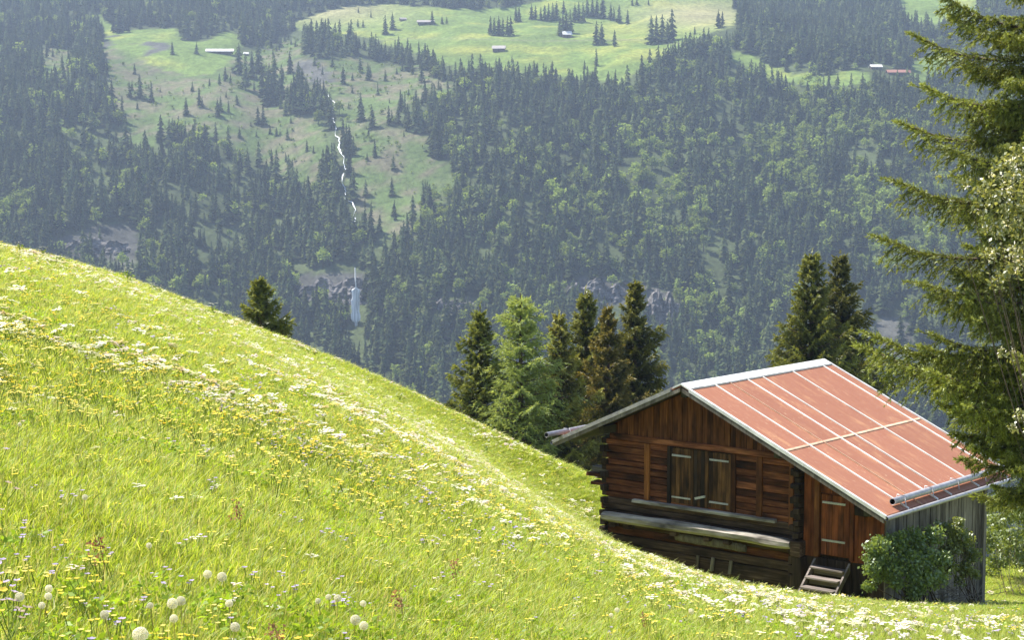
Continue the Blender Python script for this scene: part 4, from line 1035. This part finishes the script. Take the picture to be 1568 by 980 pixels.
leafy('elder_bush', o_, clumps_px([(1345, 838, 20, 0), (1372, 830, 20, .5), (1398, 826, 22, .9), (1335, 870, 15, -.2), (1360, 868, 25, .2), (1392, 862, 27, .4), (1420, 852, 22, .8), (1408, 890, 22, .2), (1432, 885, 20, .5), (1372, 892, 14, 0), (1400, 908, 14, .1), (1340, 855, 18, 0), (1428, 820, 18, 1.2), (1345, 885, 10, 0), (1330, 898, 10, 0), (1445, 855, 14, 0.9)], 43.2, o_), 9000, 0.085,
      (0.10, 0.16, 0.034), (0.26, 0.33, 0.09), 'dark green elder bush against the grey side wall of the barn', 'bush', 1.0, 31)
o_ = gpt(6.6, 3.2)
leafy('light_bush', o_, clumps_px([(1462, 812, 17, 0), (1475, 828, 19, .2), (1488, 850, 16, .2), (1456, 840, 18, 0), (1448, 866, 17, -.2), (1478, 872, 15, .1), (1440, 806, 10, 0), (1468, 800, 10, 0), (1492, 880, 9, .3), (1470, 890, 9, 0)], 45.2, o_), 4200, 0.08,
      (0.13, 0.17, 0.035), (0.26, 0.28, 0.08), 'pale yellow-green bush right of the dark elder by the barn wall', 'bush', 0.8, 32, flowers=10)
g9 = np.random.default_rng(9)
P_ = ray(1545, 872) * 53.0; o_ = (P_[0], P_[1], float(H(P_[0], P_[1])))
leafy('willow_thicket', o_, clumps_px([(u + g9.normal() * 4, v + g9.normal() * 4, 17, g9.random() * 4) for u in range(1512, 1640, 18) for v in (770, 795, 820, 842, 858)], 54, o_), 11000, 0.11,
      (0.13, 0.17, 0.03), (0.22, 0.26, 0.06), 'loose light green thicket behind the right end of the barn', 'bush', 0.25, 33)
P_ = ray(1660, 950) * 29.0; o_ = (P_[0], P_[1], float(H(P_[0], P_[1])))
leafy('flowering_tree', o_, clumps_px([(1545, 255, 26, 0), (1568, 285, 30, .3), (1515, 290, 20, .2), (1535, 310, 26, 0), (1560, 335, 30, .2), (1500, 315, 15, 0), (1525, 350, 20, 0), (1560, 385, 26, .3), (1515, 390, 16, 0), (1545, 415, 22, .1), (1525, 432, 14, 0), (1478, 282, 9, 0), (1440, 272, 7, .1), (1560, 232, 16, 0), (1555, 545, 12, 0), (1535, 540, 7, 0), (1562, 636, 12, .0), (1550, 655, 8, 0), (1600, 300, 40, .5), (1610, 420, 40, .5), (1605, 560, 30, .4), (1600, 660, 30, .3)], 29.5, o_), 3600, 0.075,
      (0.20, 0.22, 0.05), (0.36, 0.36, 0.13), 'pale yellow-green flowering tree with white blossom reaching in front of the big spruce', 'tree', 0.7, 34, flowers=90)
# dry twigs beside the light bush
g = np.random.default_rng(77); paths = []
for i in range(60):
    a = g.random() * 3.14; l = 0.3 + 0.7 * g.random(); b0 = np.array([g.normal() * 0.45, g.normal() * 0.3, 0.05 + 0.35 * g.random()])
    paths.append((np.array([b0, b0 + np.array([math.cos(a) * l * .5, g.normal() * .2, 0.15]), b0 + np.array([math.cos(a) * l, g.normal() * .3, 0.1 + 0.3 * g.random()])]), np.array([0.009, 0.006, 0.003])))
V, Q = tubes(paths, 4)
tag(obj('brushwood', mesh_np('brushwood', V, Q, [plain('dry_twig', (0.27, 0.22, 0.18), 0.9)]), loc=gpt(6.2, 2.6)), 'tangle of dry grey twigs at the foot of the barn side wall', 'twigs', kind='stuff')

# ------------------------------------------------------------------ meadow plants
def tuft_mesh(seed, n=40, h=0.32, rad=0.085, stalks=2, wide=0.0031):
    g = np.random.default_rng(seed); V = []; Q = []; C = []
    for i in range(n + stalks):
        st_ = i >= n; a = g.random() * 6.28; b = np.array([math.cos(a), math.sin(a), 0]) * rad * math.sqrt(g.random())
        d = unit(np.array([g.normal() * .5 + math.cos(a) * .4, g.normal() * .5 + math.sin(a) * .4, 0]))
        hh = h * (0.45 + 0.75 * g.random()) * (1.25 if st_ else 1); bend = (0.15 + 0.5 * g.random() ** 2) * hh * (0.5 if st_ else 1.2); w = wide * (0.35 if st_ else 0.6 + 0.9 * g.random())
        s_ = np.array([-d[1], d[0], 0]); th = g.random() * 3.14; s_ = s_ * math.cos(th) + d * math.sin(th)
        base = np.array([0.365, 0.435, 0.058]) if g.random() < 0.74 else np.array([0.52, 0.53, 0.17])
        if g.random() < 0.12: base = np.array([0.25, 0.38, 0.04])
        if st_: base = np.array([0.38, 0.36, 0.15])
        base = base * (0.75 + 0.5 * g.random()); o = len(V)
        for k, f in enumerate((0, 0.4, 0.75, 1.0)):
            p = b + d * bend * f * f + np.array([0, 0, hh * (f - 0.18 * f * f * (0 if st_ else 1)) - 0.02]); ww = w * (1 - 0.85 * f)
            if st_ and k == 2: ww = w * 1.6
            V += [p - s_ * ww, p + s_ * ww]; C += [base * (0.9 + 0.2 * f)] * 2
        Q += [[o, o + 1, o + 3, o + 2], [o + 2, o + 3, o + 5, o + 4], [o + 4, o + 5, o + 7, o + 6]]
    return mesh_np('grass_tuft', V, Q, [M['grass']], colr=np.array(C))
def herb_mesh(seed):
    g = np.random.default_rng(seed); n = 26; P = np.stack([g.normal(size=n) * .05, g.normal(size=n) * .05, 0.03 + 0.09 * g.random(n)], 1)
    q, cc = leaves(P, 0.026, np.ones((n, 3)) * np.array([0.26, 0.38, 0.03]), 0.8, g)
    return mesh_np('herb_tuft', q, np.arange(len(q)).reshape(-1, 4), [M['grass']], colr=cc)
TUFT = [tuft_mesh(i, 48, 0.082 + 0.012 * (i % 3)) for i in range(4)] + [herb_mesh(5)]
src = []
for i, me in enumerate(TUFT):
    x = (-1.2, -0.5, 0.3, 1.0, 0.6)[i]; y = 7.2 + 0.2 * i
    src.append(tag(obj('grass_tuft' if i < 4 else 'herb_tuft', me, loc=(x, y, float(H(x, y)))), 'tuft of yellow-green meadow grass in the foreground' if i < 4 else 'leafy herb clump in the foreground grass', 'grass', 'foreground grass tufts', 'stuff'))
def in_barn(x, y, pad=0.0):
    b = w2b(np.stack([x, y, 0 * x], -1)); s_, w_ = b[:, 0], b[:, 1]
    a = (s_ > -2.95 - pad) & (s_ < 5.6 + pad) & (w_ > WF - 0.12 - pad) & (w_ < WB + .1 + pad)
    return a | ((s_ > 3.55) & (s_ < 4.6) & (w_ > -0.75) & (w_ < 1))
def field_pts(n, d0, d1, xm=0.36, power=1.0):
    """points on the meadow, denser near the viewer"""
    q = rng.random(n); y = (d0 ** (2 - power) + q * (d1 ** (2 - power) - d0 ** (2 - power))) ** (1 / (2 - power)) if power != 2 else d0 * (d1 / d0) ** q
    x = (rng.random(n) - 0.5) * 2 * xm * y; z = H(x, y); k = ~in_barn(x, y); return x[k], y[k], z[k]
x, y, z = field_pts(215000, 2.6, 80, 0.40, 1.35)
n = len(x); rot = rng.normal(size=(n, 3)) * 0.12; rot[:, 2] = rng.random(n) * 6.28
wx = 0.55 + np.clip(y / 19, 0, 2.5); s_ = (0.75 + 0.5 * rng.random(n)); hh = (0.55 + 0.75 * fbm(x * 0.5, y * 0.5, 3)) * np.where(y > 40, 0.8, 1)
hn = fbm(x * 0.8 + 7, y * 0.8, 3); idx = np.where((hn > 0.55) & (rng.random(n) < 0.06), 4, rng.integers(0, 4, n))
scatter('meadow_grass', np.stack([x, y, z], -1), rot, np.stack([s_ * wx, s_ * wx, s_ * hh * (0.62 + 0.24 * wx)], -1), idx, src, 'dense yellow-green grass covering the whole hillside meadow', 'grass')

def disc_petals(cx, cy, cz, r, n, c, tilt, V, Q, C, cup=0.3, wid=0.5, g=rng):
    for i in range(n):
        a = i / n * 6.283; d = np.array([math.cos(a), math.sin(a), cup]); s_ = np.array([-math.sin(a), math.cos(a), 0]) * r * wid
        p = np.array([cx, cy, cz]); o = len(V)
        V += [p, p + d * r * .6 + s_, p + d * r, p + d * r * .6 - s_]; Q += [[o, o + 1, o + 2, o + 3]]; C += [np.array(c) * (0.85 + .3 * g.random())] * 4
def stem_to(V, Q, C, p0, p1, w, c):
    o = len(V); m = (np.array(p0) + np.array(p1)) / 2 + np.array([0.015, 0.01, 0])
    for p in (p0, m, p1):
        p = np.array(p); V += [p + np.array([w, 0, 0]), p + np.array([-w * .5, w * .8, 0]), p + np.array([-w * .5, -w * .8, 0])]; C += [np.array(c)] * 3
    for k in (0, 3):
        for j in range(3): Q += [[o + k + j, o + k + (j + 1) % 3, o + k + 3 + (j + 1) % 3, o + k + 3 + j]]
GREEN = (0.26, 0.33, 0.07)
def umbel_mesh(seed, c=(0.80, 0.78, 0.66), h=0.19):
    g = np.random.default_rng(seed); V = []; Q = []; C = []; stem_to(V, Q, C, (0, 0, 0), (0, 0, h - .05), 0.003, GREEN)
    for i in range(11):
        a = g.random() * 6.28; r = 0.055 * math.sqrt(g.random()); p = (math.cos(a) * r, math.sin(a) * r, h + g.normal() * .006 - r * .15)
        stem_to(V, Q, C, (0, 0, h - .05), p, 0.0015, GREEN); disc_petals(*p, 0.016, 5, c, 0, V, Q, C, 0.15, 0.6, g)
    return mesh_np('umbel', V, Q, [M['petal']], colr=np.array(C))
def cup_mesh(seed, c, r=0.014, h=0.40, heads=2, name='flower'):
    g = np.random.default_rng(seed); V = []; Q = []; C = []
    for i in range(heads):
        p = (g.normal() * .03, g.normal() * .03, h * (0.85 + .25 * g.random())); stem_to(V, Q, C, (0, 0, 0), p, 0.002, GREEN); disc_petals(*p, r, 5, c, 0, V, Q, C, 0.35, 0.55, g)
    return mesh_np(name, V, Q, [M['petal']], colr=np.array(C))
KINDS = {
 'white_umbel': ([umbel_mesh(1), umbel_mesh(2, h=0.165), umbel_mesh(3, (0.80, 0.68, 0.62), 0.18), umbel_mesh(8, (0.82, 0.79, 0.50), 0.15)], 'white umbel flower standing in the nearer meadow grass', 'white umbels in the near meadow'),
 'yellow_buttercup': ([cup_mesh(4, (0.82, 0.63, 0.10), 0.012, 0.165, 2), cup_mesh(5, (0.82, 0.72, 0.22), 0.011, 0.15, 3)], 'golden yellow buttercup standing in the nearer meadow grass', 'buttercups in the near meadow'),
 'purple_cranesbill': ([cup_mesh(6, (0.50, 0.42, 0.66), 0.014, 0.15, 3), cup_mesh(7, (0.56, 0.46, 0.66), 0.013, 0.145, 2)], 'pale purple cranesbill flower standing in the nearer meadow grass', 'purple cranesbills in the near meadow'),
}
def place_kind(kind, x, y, z, n_ind, scale_far=1.0):
    meshes, lab, grp = KINDS[kind]; n = len(x); u, v = proj(np.stack([x, y, z + 0.16], -1))
    vis = (u > 5) & (u < 1563) & (v < 975); o_ = np.argsort(np.where(vis, y, 1e9)); ind = o_[:n_ind]; rest = o_[n_ind:]
    sc0 = 0.75 + 0.5 * rng.random(n)
    for k, i in enumerate(ind):
        s_ = sc0[i] * (0.42 if kind == 'white_umbel' and y[i] < 14 else 0.62 if y[i] < 9 else 0.8); tag(obj(kind, meshes[k % len(meshes)], loc=(x[i], y[i], z[i] - 0.01), rz=rng.random() * 6.28, sc_=s_), lab, 'flower', grp)
    srcs = [next(o for o in col.objects if o.data == m) for m in meshes]
    m = len(rest); rot = rng.normal(size=(m, 3)) * 0.22; rot[:, 2] = rng.random(m) * 6.28
    far = (0.85 + np.clip((y[rest] - 8) / 30, 0, 1) * scale_far) * sc0[rest]
    scatter(kind + '_drift', np.stack([x[rest], y[rest], z[rest] - .01], -1), rot, np.stack([far, far, 0.85 + 0.25 * rng.random(m)], -1), rng.integers(0, len(meshes), m), srcs,
            {'white_umbel': 'drifts of white umbel flowers across the meadow', 'yellow_buttercup': 'yellow buttercups sprinkled through the meadow', 'purple_cranesbill': 'purple flowers sprinkled through the lower meadow'}[kind], 'flowers')
def patches(x, y, f, o=0): return sstep(0.38, 0.62, fbm(x * f + o, y * f + o * 2, 3))
x, y, z = field_pts(95000, 5.0, 66, 0.33, 1.0); u, v = proj(np.stack([x, y, z], -1))
k = rng.random(len(x)) < np.clip(patch_white(u, v, x, y), 0, 1) * (0.05 + 0.95 * patches(x, y, 0.22, 3)) * (0.2 + 0.8 * patches(x, y, 1.4, 5)) * np.where(y < 30, 1.15, 0.95) + (0.12 * patches(x, y, 0.3, 8) * (v > 500) + 0.012) * np.interp(u, [850, 1150], [1, 0.3])
place_kind('white_umbel', x[k], y[k], z[k], 280, 0.6)
x, y, z = field_pts(34000, 4.0, 64, 0.34, 1.2); u, v = proj(np.stack([x, y, z], -1))
k = rng.random(len(x)) < (0.08 + 0.42 * patches(x, y, 0.6, 11) + 0.75 * np.clip(patch_white(u, v, x, y), 0, 1)) * np.where(u > 1150, 0.45, 1) * np.where(y < 13, 0.60 + 0.2 * (v > 860) * (u < 520), 0.60)
place_kind('yellow_buttercup', x[k], y[k], z[k], 280, 0.9)
x, y, z = field_pts(15000, 4.0, 50, 0.34, 1.3); u, v = proj(np.stack([x, y, z], -1))
k = rng.random(len(x)) < (0.03 + 0.8 * patches(x, y, 0.7, 21) * sstep(900, 200, u) * sstep(560, 680, v) + 0.25 * patches(x, y, 0.8, 29) * (v > 700)) * np.where(y < 12, 0.35, 0.85)
place_kind('purple_cranesbill', x[k], y[k], z[k], 200, 0.7)

# dandelion clocks one can pick out: (u, v, diameter in photo pixels)
def clock_mesh():
    g = np.random.default_rng(4); n = 230; i = np.arange(n) + .5; ph = np.arccos(1 - 2 * i / n); th = np.pi * (1 + 5 ** .5) * i
    d = np.stack([np.cos(th) * np.sin(ph), np.sin(th) * np.sin(ph), np.cos(ph)], 1); V = []; Q = []; C = []
    for q in d:
        t1 = unit(np.cross(q, g.normal(size=3))); t2 = np.cross(q, t1); o = len(V); r = 0.5 * (0.92 + .12 * g.random())
        V += [q * .12, q * r * .9 + t1 * .012, q * r * .9 - t1 * .012]; C += [np.array([.55, .50, .40])] * 3; Q += [[o, o + 1, o + 2]]
        for a in range(3):                                         # the little parasol
            an = a * 2.1; w_ = t1 * math.cos(an) + t2 * math.sin(an); o = len(V); pp = t1 * -math.sin(an) + t2 * math.cos(an)
            V += [q * r * .9, q * r + w_ * .085 + pp * .035, q * r + w_ * .085 - pp * .035]; C += [np.array([.86, .84, .78])] * 3; Q += [[o, o + 1, o + 2]]
    return mesh_np('seed_head', V, Q, [M['petal']], colr=np.array(C))
CLK = clock_mesh()
g = np.random.default_rng(12)
CL = [(215, 973, 25), (30, 915, 15), (74, 914, 12), (64, 928, 11), (160, 942, 14), (264, 925, 17), (277, 921, 15), (318, 880, 13), (340, 884, 15), (130, 762, 9), (230, 928, 10), (351, 925, 12), (266, 948, 13), (360, 961, 15), (544, 950, 16), (557, 959, 14), (517, 917, 12), (503, 915, 9), (487, 921, 9), (75, 902, 12), (556, 925, 10), (945, 935, 8), (936, 943, 7), (1058, 937, 9), (1145, 953, 7), (30, 650, 6), (228, 836, 9)]
CL += [(u, v, 5.5 + 3 * g.random()) for u, v in zip(g.uniform(1215, 1480, 60), 925 + 50 * g.random(60) ** 0.8)]
nlab = 0
def NUM(k): return ORD[k] if k < 14 else (['fifteenth', 'sixteenth', 'seventeenth', 'eighteenth', 'nineteenth', 'twentieth', 'twenty-first', 'twenty-second', 'twenty-third', 'twenty-fourth', 'twenty-fifth', 'twenty-sixth', 'twenty-seventh', 'twenty-eighth'][k - 14])
for (u, v, dpx) in sorted(CL):
    hs = 0.125 if u < 1100 else 0.115
    P = hit_ground(u, v, hs)
    if P is None: continue
    dia = dpx * P[1] / F; gz = float(H(P[0], P[1])); hgt = P[2] - gz
    lab = 'white dandelion clock on a tall stem in the foreground grass' if u < 1100 else 'small white dandelion clock in the short grass below the barn'
    if v > 970 and u < 300: lab = 'biggest white dandelion clock, cut by the bottom edge of the picture'
    if u < 1100 and 'biggest' not in lab: lab = NUM(nlab) + ' from left: white dandelion clock on tall foreground stem'; nlab += 1
    root = empty('dandelion_clock', (P[0], P[1], gz), g.random() * 6, lab, 'flower', None if 'biggest' in lab else ('dandelion clocks in the foreground' if u < 1100 else 'small dandelion clocks below the barn'))
    o = obj('seed_head', CLK, root, (0, 0, hgt), sc_=dia)
    V, Q = tubes([(np.array([[0.02, 0.01, -0.02], [0.012, 0.0, hgt * .5], [0, 0, hgt]]), np.array([0.0020, 0.0017, 0.0015]))], 5)
    obj('stem', mesh_np('stem', V, Q, [M['grass']], colr=np.ones((len(V), 3)) * np.array([0.42, 0.42, 0.16])), root)
# reddish sorrel spikes
def sorrel(u, v, hs, lab):
    P = hit_ground(u, v, hs); gz = float(H(P[0], P[1])); V = []; Q = []; C = []
    stem_to(V, Q, C, (0, 0, 0), (0.0, 0, hs), 0.0016, (0.34, 0.24, 0.12)); pts = np.stack([rng.normal(size=60) * .012, rng.normal(size=60) * .012, hs * (0.55 + .45 * rng.random(60))], 1)
    q, cc = leaves(pts, 0.013, np.ones((60, 3)) * np.array([0.36, 0.19, 0.12])); o = len(V)
    Q = np.concatenate([np.array(Q), np.arange(len(q)).reshape(-1, 4) + o]); V = np.concatenate([np.array(V), q]); C = np.concatenate([np.array(C), cc])
    tag(obj('sorrel', mesh_np('sorrel', V, Q, [M['petal']], colr=C), loc=(P[0], P[1], gz)), lab, 'plant', 'sorrel spikes in the meadow')
for (u, v) in ((694, 858), (150, 822), (362, 768), (420, 958), (985, 940), (610, 905)): sorrel(u, v, 0.19, 'reddish sorrel spike rising above the meadow grass')
# tall umbellifers that stand out on the crest
def tall_umbel(seed, h):
    g = np.random.default_rng(seed); V = []; Q = []; C = []; stem_to(V, Q, C, (0, 0, 0), (0, 0, h * .8), 0.008, (.12, .17, .04))
    P = np.stack([g.normal(size=60) * .12, g.normal(size=60) * .12, h * (.1 + .7 * g.random(60))], 1)
    for i in range(7):
        a = g.random() * 6.28; r = 0.10 + .16 * g.random(); p = np.array([math.cos(a) * r, math.sin(a) * r, h * (.78 + .25 * g.random())]); stem_to(V, Q, C, (0, 0, h * .6), p, .005, (.12, .17, .04))
        for j in range(9):
            b = g.random() * 6.28; q = p + np.array([math.cos(b), math.sin(b), 0]) * .07 * math.sqrt(g.random()); disc_petals(*q, .026, 5, (.78, .77, .66), 0, V, Q, C, .1, .6, g)
    q, cc = leaves(P, 0.13, np.ones((60, 3)) * np.array([.26, .34, .07]), .5, g); o = len(V)
    return mesh_np('tall_umbel', np.concatenate([np.array(V), q]), np.concatenate([np.array(Q), np.arange(len(q)).reshape(-1, 4) + o]), [M['petal']], colr=np.concatenate([np.array(C), cc]))
TU = [tall_umbel(i, 0.95) for i in range(3)]
for i, (u, s_) in enumerate(((30, .5), (66, .55), (92, .5), (196, .7), (232, .45), (240, .5), (282, .45), (325, .6), (345, .5), (470, .5), (480, .5), (560, .45), (612, .5), (745, .5))):
    D = 55 + 2 * rng.random(); X = float(ray(u, 400)[0]) * D
    tag(obj('cow_parsley', TU[i % 3], loc=(X, D, float(H(X, D)) - .1), rz=rng.random() * 6, sc_=s_), 'tall white cow parsley standing out on the crest of the meadow', 'plant', 'cow parsley on the crest')

# ------------------------------------------------------------------ the hazy air of the valley
def haze_box(x0, x1, y0, y1, z0, z1, dens):
    V = [(x, y, z) for z in (z0, z1) for y in (y0, y1) for x in (x0, x1)]
    k = NT('valley_haze'); p = k.n('ShaderNodeVolumePrincipled'); p.inputs['Density'].default_value = dens
    p.inputs['Color'].default_value = (0.64, 0.78, 1.0, 1); p.inputs['Anisotropy'].default_value = 0.2
    k.l(p.outputs[0], k.out.inputs['Volume'])
    tag(obj('haze', mesh_np('haze', V, [[0, 2, 3, 1], [4, 5, 7, 6], [0, 1, 5, 4], [2, 6, 7, 3], [0, 4, 6, 2], [1, 3, 7, 5]], [k.m])), 'thin pale blue haze filling the valley', 'haze', kind='stuff')
zs = HM(np.linspace(-1100, 1100, 200)[None, :], np.linspace(1000, 3000, 200)[:, None])
haze_box(-1150, 1150, -12, 3060, -300, float(zs.max()) + 40, 0.000115)
